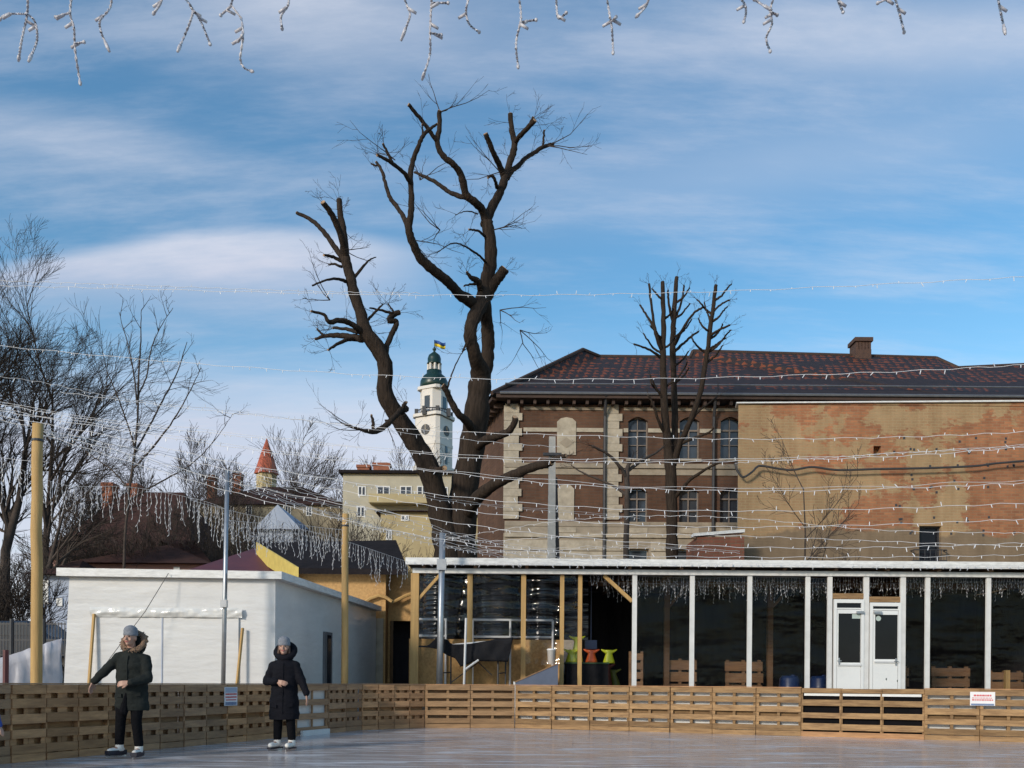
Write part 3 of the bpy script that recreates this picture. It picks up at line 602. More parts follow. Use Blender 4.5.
    # front closing with its placket, and pocket flaps
    fy_ = lambda x_, z_: min((v.co.y for v in me.vertices if abs(v.co.x - x_ * s) < .03 * s and abs(v.co.z - z_ * s) < .03 * s), default=-.15 * s)
    pz = [neck[2] - .06 - i * .05 for i in range(int((neck[2] - .06 - max(zb_ / s, (hem_split[0][2] if hem_split else 0)) - .02) / .05))]
    mb = MB(); mb.tube([(X + .012 * s, Y + fy_(.012, z_) - .001, z_ * s) for z_ in pz], .009 * s, 5); mb.build('placket', M[mats['coat']], co)
    for q in (-1, 1):
        z_ = coat_secs[0][2] + .19; xq = coat_secs[0][0] + q * .115; y_ = fy_(xq, z_); mb = MB(); mb.obox((X + (xq - .04) * s, Y + y_ - .004 * s, z_ * s), Vector((.08 * s, q * .022 * s, q * .012 * s)), Vector((0, .05 * s, 0)), Vector((0, 0, .05 * s))); mb.build('pocket_flap', M[mats['coat']], co)
    if hem_split:                                   # open front below the last fastener
        mb = MB(); mb.caps(W(hem_split[0]), .010 * s, W(hem_split[1]), .062 * s, 8); mb.build('coat_opening', M['trousers'], co)
    if hood:
        mb = MB(); c_ = hood['c']; mb.ell(W((c_[0], c_[1] + .085, c_[2] - .02)), (hood['rx'] * .98 * s, .085 * s, (.10 + hood['tilt'] * .5) * s), 14, 10); mb.build('hood_back', M[mats['coat']], t, smooth=True)
        mb = MB(); rr = random.Random(5); pts = []
        for i in range(17):
            a = math.pi * 2 * i / 16; pts.append(Vector((hood['c'][0] + hood['rx'] * math.cos(a), hood['c'][1] + hood['ry'] * math.sin(a), hood['c'][2] + hood.get('tilt', .0) * math.sin(a))))
        for i in range(16): mb.caps(W(pts[i]), hood['r'] * s, W(pts[i + 1]), hood['r'] * s, 8)
        if hood.get('fur'):
            for i in range(420):
                a = rr.uniform(0, 2 * math.pi); b = rr.uniform(0, 2 * math.pi); q = hood['r'] * rr.uniform(.85, 1.25)
                c = Vector((hood['c'][0] + hood['rx'] * math.cos(a), hood['c'][1] + hood['ry'] * math.sin(a), hood['c'][2] + hood.get('tilt', 0) * math.sin(a)))
                off = Vector((math.cos(a) * math.cos(b), math.sin(a) * math.cos(b), math.sin(b))); tip = c + off * q * 1.15 + Vector((rr.uniform(-1, 1), rr.uniform(-1, 1), rr.uniform(-1, .4))) * .018
                mb.tube([W(c + off * q * .7), W(tip)], [.014 * s, .003 * s], 5)
        mb.build('hood', M['fur' if hood.get('fur') else mats['coat']], t, smooth=True)
    # knitted hat
    mb = MB(); c = hw(0, -.012, .035); n0 = len(mb.v)
    prof = [(.084, -.014), (.090, -.006), (.091, .018), (.087, .026), (.089, .055), (.080, .088), (.056, .113), (.026, .127), (.006, .131)]
    mb.lathe(c, [(r * s, z * s) for r, z in prof], 18, 1.14, yaw); mb.build('hat', M['beanie'], t, smooth=True)
    if hair:
        mb = MB()
        for q in (-1, 1): mb.caps(hw(q * .07, -.01, .03), .018 * s, hw(q * .078, .0, -.09), .022 * s, 8)
        mb.build('hair', M['hair'], t, smooth=True)
    for sd_ in ('L', 'R'):
        an = Vector(J['an' + sd_]); toe = Vector(J['toe' + sd_]).normalized(); lift = an.z - .145
        sk = MB(); sk.caps(W(an + Vector((0, 0, .10))), .055 * s, W(an + Vector((0, 0, -.03))), .055 * s, 12); sk.caps(W(an + Vector((0, 0, -.05)) - toe * .03), .046 * s, W(an + toe * .15 + Vector((0, 0, -.062))), .040 * s, 12)
        b = rec(sk.build('skate', M[boots[0]], t)); fuse(b, .01 * s, 2)
        sd2 = Vector((-toe.y, toe.x, 0)); z0 = lift + .028
        m2 = MB(); base = O + (an - toe * .09) * s; base.z = z0 * s
        m2.obox(base - sd2 * .036 * s, toe * .28 * s, sd2 * .072 * s, Vector((0, 0, .022 * s)))
        if boots[1] != boots[0]: m2.obox(base - sd2 * .042 * s + Vector((0, 0, .02 * s)), toe * .285 * s, sd2 * .084 * s, Vector((0, 0, .045 * s)))
        rec(m2.build('sole', M['boot_dark'], b))
        m2 = MB(); base.z = (lift + .003) * s; m2.obox(base - toe * .01 * s - sd2 * .003 * s, toe * .31 * s, sd2 * .006 * s, Vector((0, 0, .026 * s)))
        rec(m2.build('blade', M['steel'], b))
    return t

# first skater: dark green parka with a fur hood, gliding with one arm out
px1, d1 = 130, 11.95
x1 = P(px1, 758, d1).x
J1 = dict(head=(.012, -.05, 1.60), yaw=-.18, neck=(.015, 0, 1.42),
    shL=(-.17, .0, 1.325), elL=(-.33, -.04, 1.145), wrL=(-.455, -.07, 1.015), hdL=(-.35, -.1, -1), pnL=(.9, -.3, -.2), cuL=.35, thL=-1,
    shR=(.195, .0, 1.31), elR=(.255, -.07, 1.06), wrR=(.085, -.24, 1.005), hdR=(-1, -.25, -.12), pnR=(-.1, 1, -.3), cuR=.7, thR=1,
    hipL=(-.095, 0, .86), knL=(-.105, -.05, .52), anL=(-.125, -.04, .165), toeL=(-.45, -.9, 0),
    hipR=(.095, 0, .86), knR=(.105, -.06, .50), anR=(.125, -.02, .145), toeR=(.05, -1, 0))
coat1 = [(.02, 0, .63, .225, .145), (.02, 0, .70, .225, .15), (.02, 0, .9, .215, .15), (.015, 0, 1.05, .205, .145), (.015, 0, 1.2, .205, .145), (.015, 0, 1.30, .19, .13), (.015, 0, 1.38, .13, .11), (.015, 0, 1.43, .09, .085)]
person('skater in a dark green parka with brown fur hood, grey hat and dark soled skates', (x1, d1), J1, coat1, dict(coat='coat_green', leg=.98, collar=True),
    hood=dict(c=(.028, .03, 1.545), rx=.138, ry=.085, r=.036, tilt=.12, fur=True), boots=('boot_white', 'boot_dark'), hem_split=((.0, -.148, .86), (-.035, -.125, .63)))
# second skater: long black quilted coat
px2, d2 = 284, 13.5
x2 = P(px2, 750, d2).x
J2 = dict(head=(.0, -.045, 1.545), yaw=.05, neck=(.0, 0, 1.365),
    shL=(-.165, 0, 1.265), elL=(-.255, -.04, 1.03), wrL=(-.06, -.22, 1.035), hdL=(1, -.2, -.25), pnL=(.1, 1, -.2), cuL=.6, thL=-1,
    shR=(.165, 0, 1.265), elR=(.265, -.02, 1.03), wrR=(.345, -.06, .845), hdR=(.15, -.05, -1), pnR=(-1, .1, 0), cuR=.3, thR=1,
    hipL=(-.08, 0, .8), knL=(-.085, -.02, .48), anL=(-.10, -.0, .145), toeL=(-.45, -.9, 0),
    hipR=(.08, 0, .8), knR=(.10, -.03, .48), anR=(.12, -.02, .145), toeR=(-.2, -1, 0))
coat2 = [(0, 0, .46, .225, .17), (0, 0, .55, .228, .17), (0, 0, .75, .22, .165), (0, 0, .95, .2, .15), (0, 0, 1.08, .19, .14), (0, 0, 1.2, .205, .14), (0, 0, 1.29, .19, .125), (0, 0, 1.34, .12, .1), (0, 0, 1.37, .085, .085)]
person('skater in a long black hooded coat with a pale grey hat and all white skates', (x2, d2), J2, coat2, dict(coat='coat_black', collar=True),
    hood=dict(c=(0, .045, 1.485), rx=.125, ry=.10, r=.055, tilt=.10), hair=True, smile=True)
# a child in blue, just entering the picture at its left edge
x3 = -5.72; d3 = 9.6
J3 = dict(J2); J3.update(wrR=(.42, -.1, .78), elR=(.31, -.06, 1.0), hdR=(.6, -.2, -1))
c3 = [(c[0], c[1], max(c[2], .74 + i * .001), c[3], c[4]) for i, c in enumerate(coat2)]
person('child in a blue jacket reaching one hand into view beside the brown barrier', (x3, d3), J3, c3[2:], dict(coat='jacket_blue', collar=True), hood=dict(c=(0, .03, 1.40), rx=.12, ry=.1, r=.04, tilt=.03), hair=True, s=.70)

# ------------------------------------------------------------------ the white posted pavilion
YF = 22.5
def zf(py, d=YF): return 1.05 + (683.5 - py) * d / F
DZ = .40
XL, XR = XZ(407, 560, YF)[0], XZ(1110, 560, YF)[0]
pv = thing('pavilion', 'long flat roofed pavilion with white posts and dark film walls behind the barrier', 'pavilion', (3, YF, 0))
mb = MB(); mb.box(XL + .2, XR, YF - .25, YF + 7, 0, DZ); mb.build('deck', M['deck'], pv)
mb = MB(); mb.box(XL, XR, YF - .33, YF - .25, 3.93, 4.10); rec(mb.build('roof_edge', M['fascia'], pv))
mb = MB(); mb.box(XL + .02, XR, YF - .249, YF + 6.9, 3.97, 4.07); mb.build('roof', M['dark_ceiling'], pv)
mb = MB(); mb.box(XL + .15, XR, YF - .08, YF + .08, 3.75, 3.87); mb.build('front_beam', M['white_paint'], pv)
mb = MB(); mb.box(XL + .15, XR, YF + 2.6, YF + 2.72, 3.75, 3.89)
for i in range(13):
    x = XL + .4 + i * 1.28; mb.box(x, x + .07, YF - .2, YF + 6.6, 3.875, 3.965)
mb.build('rafters', M['furniture_wood'], pv)
for px in (634.5, 692, 749.5, 807.5, 829.5, 865.8, 902.5, 927.2, 988, 1047, 1100):
    x = XZ(px, 600, YF)[0]; wv = .115 if px not in (865.8, 902.5) else .135
    mb = MB(); mb.box(x - wv / 2, x + wv / 2, YF - .04, YF + .02, DZ, 3.75); mb.build('post', M['white_paint'], pv)
for px, wd, dy_ in ((415, .20, 0), (470, .13, .1), (523.5, .12, .1), (562, .1, .1), (580, .1, .1)):
    x = XZ(px, 600, YF + dy_)[0]; mb = MB(); mb.box(x - wd / 2, x + wd / 2, YF - .07 + dy_, YF + .07 + dy_, DZ, 3.75); o = mb.build('post', M['post_wood'], pv); o['label'] = 'bare timber post'
x = XZ(415, 600, YF)[0]
mb = MB(); mb.bar((x + .08, YF + .02, 3.1), (x + .62, YF + .02, 3.72), .1, .07); rec(mb.build('brace', M['post_wood'], pv))
x = XZ(634, 600, YF)[0]
mb = MB(); mb.bar((x - .04, YF + .1, 3.1), (x - .75, YF + .1, 3.74), .09, .09); rec(mb.build('brace', M['post_wood'], pv))
# walls
def wavy(x0, x1, z0, z1, y, amp, nx, nz, seed, fn=None):
    mb = MB(); n0 = 0
    for k in range(nz + 1):
        for i in range(nx + 1):
            xx = x0 + (x1 - x0) * i / nx; zz = z0 + (z1 - z0) * k / nz
            yy = y + (fn(xx, zz) if fn else noise.noise((xx * .9 + seed, zz * 3.2, seed)) * amp)
            mb.v.append((xx, yy, zz))
    for k in range(nz):
        for i in range(nx):
            a = k * (nx + 1) + i; mb.f.append((a, a + 1, a + nx + 2, a + nx + 1)); mb.m.append(0)
    return mb
YB = 24.6
xo, xw = XZ(416, 640, YB)[0], XZ(588, 640, YB)[0]
zmid = zf(641, YB)
folds = lambda x, z: (.075 + .05 * noise.noise((x * 2.2, z * .8, 6))) * math.sin(z * 17 + 1.5 * noise.noise((x * .8, z, 3))) * (.6 + noise.noise((x * 1.5, z * .6, 9))) + .09 * noise.noise((x * .8, z * .9, 1))
o = wavy(xo, xw, zmid, 3.95, YB, .1, 60, 90, 3, folds).build('film_wall', M['black_film'], pv, smooth=True)
mb = MB(); mb.box(xo, XZ(560, 640, 22.95)[0], 22.95, 23.0, 0, zf(641, 22.95)); mb.build('board_wall', M['osb'], pv)
xb0 = xw - .02
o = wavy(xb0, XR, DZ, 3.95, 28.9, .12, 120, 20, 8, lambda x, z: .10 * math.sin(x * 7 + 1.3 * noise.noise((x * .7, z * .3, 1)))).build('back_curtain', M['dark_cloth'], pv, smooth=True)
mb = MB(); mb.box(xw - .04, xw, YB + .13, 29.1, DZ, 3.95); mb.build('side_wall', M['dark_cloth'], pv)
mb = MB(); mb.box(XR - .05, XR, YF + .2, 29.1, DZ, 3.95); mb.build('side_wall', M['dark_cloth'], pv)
for px, r_, zb_ in ((443, .52, DZ), (497, .56, DZ), (543, .46, DZ)):
    x = XZ(px, 600, 23.7)[0]; mb = MB(); prof = []; rr = random.Random(int(px)); z = zb_
    n_ = 0
    while z < 3.9:
        h = rr.uniform(.10, .16); b_ = rr.uniform(.018, .04)
        for f_ in (0, .25, .5, .75): prof.append((r_ - .02 + b_ * math.sin(math.pi * f_) + rr.uniform(-.006, .006), z + h * f_))
        z += h
    mb.lathe((x, 23.7, 0), prof, 40)
    mb.v = [(x + (vx - x) * (1 + .05 * noise.noise((vx * 2, vy * 2, vz * 1.5))), 23.7 + (vy - 23.7) * (1 + .05 * noise.noise((vx * 2, vy * 2, vz * 1.5))), vz) for vx, vy, vz in mb.v]
    o = mb.build('ribbed_column', M['black_film'], pv, smooth=True); o['label'] = 'tall ribbed column wrapped in shiny black film'
# clear film between the posts and one loose sheet before the timber ones
cols = [634.5, 692, 749.5, 807.5, 829.5]
for a, b in list(zip(cols[:-1], cols[1:])) + [(902.5, 927.2), (927.2, 988), (988, 1047), (1047, 1100)]:
    xa, xb = XZ(a, 600, YF)[0] + .075, XZ(b, 600, YF)[0] - .075
    wavy(xa, xb, DZ, 3.74, YF + .04, .03, 14, 18, a).build('clear_film', M['clear_film'], pv, smooth=True)
for a, b, zlo, amp in ((418, 469, zf(640), .012), (471, 523, zf(640), .012), (525, 561, zf(668), .035), (563, 579, zf(664), .02)):
    xa, xb = XZ(a, 600, YF + .2)[0], XZ(b, 600, YF + .2)[0]
    o = wavy(xa, xb, zlo, 3.72, YF + .2, .1, 20, 90, 4, lambda x, z, amp=amp, a=a: amp * math.sin(z * 19 + 2.4 * noise.noise((x * 1.2, z, a))) * (.55 + .8 * noise.noise((x * 1.5, z * .8, a + 3))) + .16 * noise.noise((x * 1.9, z * .6, a + 2)) - .05 * (z - 2)).build('clear_film', M['shiny_film'], pv, smooth=True)
    o['label'] = 'wrinkled glossy clear film sheet'
# railings
def rail(parent, px0, px1, pz0, pz1, y, posts):
    x0, x1 = XZ(px0, 600, y)[0], XZ(px1, 600, y)[0]; z0, z1 = zf(pz0, y), zf(pz1, y)
    mb = MB(); mb.tube([(x0, y, z0), (x1, y, z0)], .03, 6); mb.tube([(x0, y, z1), (x1, y, z1)], .03, 6)
    for q in posts: xx = XZ(q, 600, y)[0]; mb.tube([(xx, y, DZ), (xx, y, z0)], .03, 6)
    return mb.build('railing', M['metal_white'], parent)
rail(pv, 418, 447, 621.5, 638, 22.88, (418, 446)); rail(pv, 473, 553, 621.5, 638.5, 22.88, (473, 510.5, 553))
# doors
def door(px0, px1, pz_top, tr, gl, closer, sticker, rail_py):
    y = YF - .02; x0, x1 = XZ(px0, 650, YF)[0], XZ(px1, 650, YF)[0]; zt = zf(pz_top); X = lambda q: XZ(q, 650, YF)[0]
    mb = MB()                                                       # frame with a transom
    mb.box(x0, x0 + .07, y - .04, y + .05, DZ, zt); mb.box(x1 - .07, x1, y - .04, y + .05, DZ, zt)
    mb.box(x0 + .07, x1 - .07, y - .04, y + .05, zt - .09, zt); mb.box(x0 + .07, x1 - .07, y - .04, y + .05, zf(gl[2]) + .11, zf(tr[1]))
    dr = mb.build('door', M['pvc'], pv)
    mb = MB(); mb.box(x0 + .07, x1 - .07, y + .0, y + .012, zf(tr[1]), zt - .09); mb.build('transom_pane', M['glass'], dr)
    a, b = x0 + .082, x1 - .078; g0_, g1_, zt_, zb_ = X(gl[0]), X(gl[1]), zf(gl[2]), zf(gl[3])
    mb = MB(); lt = zt_ + .10
    mb.box(a, g0_, y - .03, y + .03, DZ + .04, lt); mb.box(g1_, b, y - .03, y + .03, DZ + .04, lt); mb.box(g0_, g1_, y - .03, y + .03, zt_, lt); mb.box(g0_, g1_, y - .03, y + .03, DZ + .04, zb_)
    mb.build('leaf', M['pvc'], dr)
    mb = MB(); mb.box(g0_, g1_, y + .0, y + .012, zb_, zt_); mb.build('pane', M['glass'], dr)
    mb = MB(); mb.box(g0_ - .02, g1_ + .02, y - .06, y - .031, zf(rail_py) - .02, zf(rail_py) + .02); mb.build('drip_bar', M['metal_white'], dr)
    mb = MB(); mb.box(X(closer[0]), X(closer[1]), y - .09, y - .031, zf(611.5) - .03, zf(611.5) + .03); mb.build('closer', M['metal'], dr)
    mb = MB()
    if sticker[0] == 'r': mb.box(X(sticker[1]), X(sticker[2]), y - .004, y - .001, zf(sticker[4]), zf(sticker[3]))
    else:
        c = (X(sticker[1]), 0, zf(sticker[2])); r_ = .065
        mb.prism([(c[0] + r_ * math.cos(i * .3927), y - .004, c[2] + r_ * math.sin(i * .3927)) for i in range(16)], [(c[0] + r_ * math.cos(i * .3927), y - .001, c[2] + r_ * math.sin(i * .3927)) for i in range(16)])
    rec(mb.build('sticker', M['sticker'], dr))
    mb = MB(); hx = b - .05 if closer[0] < 860 else a + .05
    hx = a + .05 if closer[0] < 860 else b - .05
    mb.box(hx - .015, hx + .015, y - .06, y - .031, zf(664) , zf(657)); mb.box(hx - .05, hx + .05, y - .075, y - .06, zf(660) - .012, zf(660) + .012); mb.build('handle', M['metal'], dr)
    return dr
door(833, 863, 598.5, (600.5, 607), (837.6, 859.8, 612.6, 661.6), (855, 862), ('r', 851.5, 859.6, 613, 617.6), 664)
dr2 = door(869, 900, 601.5, (603.3, 607.8), (874.2, 897, 613.6, 658), (872.5, 880), ('c', 877.8, 617.3), 660.7)
for px, py in ((885.4, 677.8), (896.6, 679.5)):
    mb = MB(); c = (XZ(px, py, YF)[0], YF - .055, zf(py)); mb.ell(c, (.016, .006, .03), 8, 6); mb.build('dent', M['bin_grey'], dr2)
for a, b, py in ((832, 863, 598), (869, 900, 601)):
    mb = MB(); mb.box(XZ(a, 600, YF)[0], XZ(b, 600, YF)[0], YF - .03, YF + .03, zf(py) + .004, zf(py) + .14); mb.build('lintel_board', M['pallet_fresh'], pv)
# ---- things inside the pavilion
def pallet_bench(label, px0, px1, py0, py1, y, dep=.8, rows=4, group=None):
    x0, x1 = XZ(px0, 660, y)[0], XZ(px1, 660, y)[0]; z1 = zf(py0, y); r = random.Random(int(px0))
    t = thing('pallet_bench', label, 'bench', ((x0 + x1) / 2, y, DZ), group)
    mb = MB(); h = (z1 - DZ) / rows
    for k in range(rows): mb.box(x0 + r.uniform(0, .03), x1 - r.uniform(0, .03), y + dep - .03, y + dep, DZ + h * k + .015, DZ + h * (k + 1) - .05)
    for q in (x0 + .1, (x0 + x1) / 2, x1 - .1): mb.box(q - .04, q + .04, y + dep + .001, y + dep + .09, DZ, z1)
    mb.build('backrest', M['furniture_wood'], t)
    mb = MB()
    for k in range(6): mb.box(x0, x1, y + k * dep / 6.3, y + k * dep / 6.3 + .1, DZ + .38, DZ + .41)
    for q in (x0 + .06, (x0 + x1) / 2, x1 - .06): mb.box(q - .05, q + .05, y + .005, y + dep - .04, DZ + .27, DZ + .379)
    for q in (x0 + .06, (x0 + x1) / 2, x1 - .06): mb.box(q - .045, q + .045, y + .02, y + .14, DZ, DZ + .269); mb.box(q - .045, q + .045, y + dep - .2, y + dep - .06, DZ, DZ + .269)
    mb.build('seat', M['furniture_wood'], t)
pallet_bench('pallet bench inside the pavilion behind the third white post, left of the two', 668, 703, 658, 690, 25.3)
pallet_bench('pallet bench inside the pavilion behind the fourth white post beside the blue drums', 731, 771, 659, 690, 25.1)
pallet_bench('pallet bench in the dark pavilion just right of the white doors', 906, 922, 664, 690, 24.5)
pallet_bench('widest pallet bench in the pavilion right of the doors', 944, 985, 664, 692, 25)
pallet_bench('pallet bench at the right end of the pavilion beside the brown stake', 1003, 1040, 668, 692, 24.6)
t = thing('pallet', 'small pallet standing upright behind the first white post', 'pallet', (XZ(636, 670, 23.6)[0], 23.6, DZ)); mb = MB()
xa, xb = XZ(629, 670, 23.6)[0], XZ(643, 670, 23.6)[0]; z1 = zf(652, 23.6)
for k in range(6): mb.box(xa, xb, 23.58, 23.6, DZ + (z1 - DZ) * k / 6 + .02, DZ + (z1 - DZ) * (k + 1) / 6 - .05)
mb.build('slats', M['furniture_wood'], t); mb = MB()
for q in (xa + .03, xb - .03): mb.box(q - .03, q + .03, 23.601, 23.7, DZ, z1)
mb.build('rails', M['furniture_wood'], t)
for px, lab, y in ((667, 'brown timber post inside the pavilion behind its first white bays', 26.0), (770.5, 'brown timber post inside the pavilion beside the blue drums', 26.0)):
    x = XZ(px, 640, y)[0]; mb = MB(); mb.box(x - .075, x + .075, y, y + .15, DZ, 3.95); mb.bar((x, y + .07, 3.2), (x + .6, y + .07, 3.9), .08, .08); tag(rec(mb.build('timber_post', M['furniture_wood'], None, (x, y, DZ))), lab, 'post')
x = XZ(1008, 670, 24)[0]; mb = MB(); mb.box(x - .06, x + .06, 24, 24.1, DZ, zf(668, 24)); mb.box(x - .2, x + .2, 23.9, 24.2, DZ, DZ + .06); tag(mb.build('stake', M['post_wood'], None, (x, 24, DZ)), 'short brown stake standing in the pavilion near its right end', 'stake')
for i, (px, y, lab) in enumerate(((789.5, 23.9, 'blue plastic drum inside the pavilion left of the post beside the doors'), (820, 23.9, 'blue plastic drum inside the pavilion tight against the white doors'))):
    x = XZ(px, 680, y)[0]; t = thing('plastic_drum', lab, 'drum', (x, y, DZ), 'blue drums in the pavilion'); mb = MB()
    mb.lathe((x, y, DZ), [(r_, z_ * 1.28) for r_, z_ in ((.24, 0), (.27, .05), (.27, .2), (.285, .22), (.27, .24), (.27, .42), (.285, .44), (.27, .46), (.26, .62), (.2, .68))], 20); mb.build('barrel', M['drum_blue'], t, smooth=True)
    mb = MB(); mb.lathe((x + .1, y, DZ + .87), [(.05, 0), (.05, .03)], 12); mb.build('cap', M['drum_blue'], t)
# skating aids with tail shaped grips on a table
def tail_aid(px, pt, pb, y, m, label, rest=None, leanx=0):
    x = XZ(px, 650, y)[0]; zt, zb = zf(pt, y), zf(pb, y); t = thing('skating_aid', label, 'skating aid', (x, y, zb), 'skating aids shaped like tails')
    mb = MB(); H = zt - zb; mb.loft([(x - leanx, y, zb, .16, .12), (x - leanx * .8, y, zb + H * .15, .15, .11), (x - leanx * .5, y, zb + H * .5, .11, .08), (x, y, zb + H * .8, .075, .055), (x, y, zb + H * .93, .13, .05), (x, y, zb + H * .985, .11, .035)], 14); mb.build('body', M[m], t, smooth=True)
    mb = MB()
    for q in (-1, 1):
        mb.tube([(x + q * .02, y, zt - .09), (x + q * .08, y, zt - .06), (x + q * .15, y, zt - .025), (x + q * .21, y - .02, zt + .005)], [.05, .045, .032, .012], 8)
    mb.build('fluke', M[m], t, smooth=True); return t
yt = 23.7; zt_ = zf(663.5, yt)
xa, xb = XZ(566, 660, yt)[0], XZ(606, 660, yt)[0]
t = thing('table', 'dark table draped in green edged black cloth holding the tail shaped skating aids', 'table', ((xa + xb) / 2, yt, DZ))
mb = MB(); mb.box(xa - .05, xb + .05, yt - .35, yt + .35, zt_ - .04, zt_); mb.build('tabletop', M['green_cloth'], t)
mb = MB(); mb.box(xa - .02, xb + .02, yt - .32, yt + .32, DZ + .12, zt_ - .041); mb.build('cloth', M['sheet_black'], t)
for q in (xa, xb):
    for yy in (yt - .28, yt + .28): mb = MB(); mb.box(q - .02, q + .02, yy - .02, yy + .02, DZ, DZ + .119); mb.build('leg', M['dark_metal'], t)
tail_aid(577, 637.5, 663.5, yt, 'neon', 'tallest yellow tail shaped skating aid on the dark table')
tail_aid(591.5, 650.5, 663.5, yt, 'orange', 'orange tail shaped skating aid on the dark table')
tail_aid(609, 650.5, 664, yt + .12, 'neon', 'small yellow tail shaped skating aid at the right end of the dark table')
M['shaded_orange'] = mat('shaded_orange_plastic', (.16, .035, .02), (.11, .025, .016), .5, 5); M['shaded_neon'] = mat('shaded_neon_plastic', (.16, .17, .02), (.11, .12, .015), .5, 5)  # orange and yellow plastic with the dimness of the bay painted in
t0_ = tail_aid(607.5, 665, 693, yt + .75, 'shaded_orange', 'orange skating aid coloured as in shade, standing on the floor beside the dark table')
tail_aid(571.5, 650.5, 663.5, yt - .15, 'neon', 'short yellow skating aid in front of the tallest yellow one')
tail_aid(613.5, 670, 693, yt + .95, 'shaded_neon', 'yellow skating aid coloured as in shade, leaning on the orange one on the floor', leanx=-.1)
for px, pt, pb, lab in ((575, 626, 637, 'blue square panel hung behind the tallest yellow skating aid'), (591, 641, 650, 'dark blue panel hung behind the orange skating aid')):
    y = yt + .9; xa_, xb_ = XZ(px - 6, 640, y)[0], XZ(px + 6, 640, y)[0]; mb = MB(); mb.box(xa_, xb_, y, y + .05, zf(pb, y), zf(pt, y)); mb.bar(((xa_ + xb_) / 2, y + .02, zf(pt, y)), ((xa_ + xb_) / 2, y + .02, 3.9), .02, .02); tag(rec(mb.build('hanging_panel', M['drum_blue'], None, (xa_, y, zf(pb, y)))), lab, 'panel')
# ramp panel, bucket and bin
y = 21.9; xa, xb = XZ(515.5, 670, y)[0], XZ(558, 670, y)[0]
mb = MB(); prof = [(xa, zf(684, y)), (xb, zf(665, y)), (xb, -.05), (xa, -.05)]
mb.prism([(a, y, b) for a, b in prof], [(a, y + .5, b) for a, b in prof]); o = tag(rec(mb.build('ramp', M['blue_ply'], None, (xa, y, -.05))), 'blue grey ramp sloping up beside the plywood wall', 'ramp')
mb = MB(); mb.bar((xa - .02, y + .25, zf(684, y) + .012), (xb, y + .25, zf(665, y) + .012), .54, .02); rec(mb.build('deck_board', M['pallet_grey'], o))
mb = MB(); mb.box(xa - .05, xa - .001, y - .02, y + .2, -.05, zf(683, y)); mb.build('end_board', M['white_paint'], o)
x = XZ(553, 660, y)[0]; zb = zf(666, y) + .02; t = thing('bucket', 'slim white container standing on the top of the ramp', 'container', (x - .03, y + .3, zb))
mb = MB(); mb.lathe((x - .03, y + .3, zb), [(.085, 0), (.10, .34), (.112, .345), (.112, .37)], 14); mb.build('shell', M['pvc'], t, smooth=True); mb = MB(); mb.lathe((x - .03, y + .3, zb + .371), [(.1, 0), (.09, .012)], 14); mb.build('lid', M['sign_white'], t)
x = XZ(563, 660, 23.9)[0]; mb = MB(); mb.lathe((x, 23.9, DZ), [(.17, 0), (.21, .85), (.235, .86), (.235, .90), (.2, .9)], 16); t = tag(mb.build('waste_bin', M['bin_grey'], None, (x, 23.9, DZ), smooth=True), 'grey green bin between the ramp and the dark table', 'bin')
mb = MB(); mb.bar((x + .05, 23.88, DZ + .88), (x + .22, 23.86, DZ + 1.02), .09, .05); tag(rec(mb.build('paper_roll', M['neon'], None, (x + .05, 23.88, DZ + .88))), 'pale yellow roll sticking out of the grey green bin', 'roll')
# the folding table under a black sheet
y = 21.95
t = thing('trestle_table', 'folding table with thin black legs under a black sheet before the plywood wall', 'table', (XZ(475, 690, y)[0], y, -.05))
X = lambda q: XZ(q, 660, y)[0]
for q in (441.5, 449.5, 498, 505.5):
    mb = MB(); mb.tube([(X(q), y + (.0 if q in (441.5, 498) else .5), -.05), (X(q), y + (.0 if q in (441.5, 498) else .5), zf(655, y))], .022, 6); mb.build('leg', M['dark_metal'], t)
mb = MB()
for a, b in ((441.5, 449.5), (498, 505.5)): mb.tube([(X(a), y, zf(675, y)), (X(b), y + .5, zf(674, y))], .016, 5)
mb.tube([(X(451), y + .25, zf(684, y)), (X(478), y + .25, zf(664, y))], .014, 5); mb.tube([(X(492), y + .25, zf(677, y)), (X(478), y + .25, zf(664, y))], .014, 5); mb.build('brace', M['dark_metal'], t)
mb = MB(); mb.bar((X(452), y + .25, zf(647, y)), (X(510), y + .25, zf(641, y)), .7, .04); rec(mb.build('tabletop', M['metal_white'], t))
def sheet(outline_top, outline_bot, y, m, name, label, cat, amp=.05):
    mb = MB(); nx = 36; nz = 10
    import bisect
    def lerp(o, q):
        for (a, b), (c, d) in zip(o[:-1], o[1:]):
            if a <= q <= c: return b + (d - b) * (q - a) / (c - a)
        return o[-1][1]
    q0, q1 = outline_top[0][0], outline_top[-1][0]
    for k in range(nz + 1):
        for i in range(nx + 1):
            q = q0 + (q1 - q0) * i / nx; a, b = lerp(outline_top, q), lerp(outline_bot, q); py = a + (b - a) * k / nz
            mb.v.append((X(q), y + amp * noise.noise((q * .12, py * .08, 3)) * 1.4 + (k / nz - .5) * -.02, zf(py, y)))
    for k in range(nz):
        for i in range(nx):
            a = k * (nx + 1) + i; mb.f.append((a, a + 1, a + nx + 2, a + nx + 1)); mb.m.append(0)
    o = mb.build(name, m, None, (X(q0), y, zf(660, y)), smooth=True); sm = o.modifiers.new('solid', 'SOLIDIFY'); sm.thickness = .01
    return tag(o, label, cat)
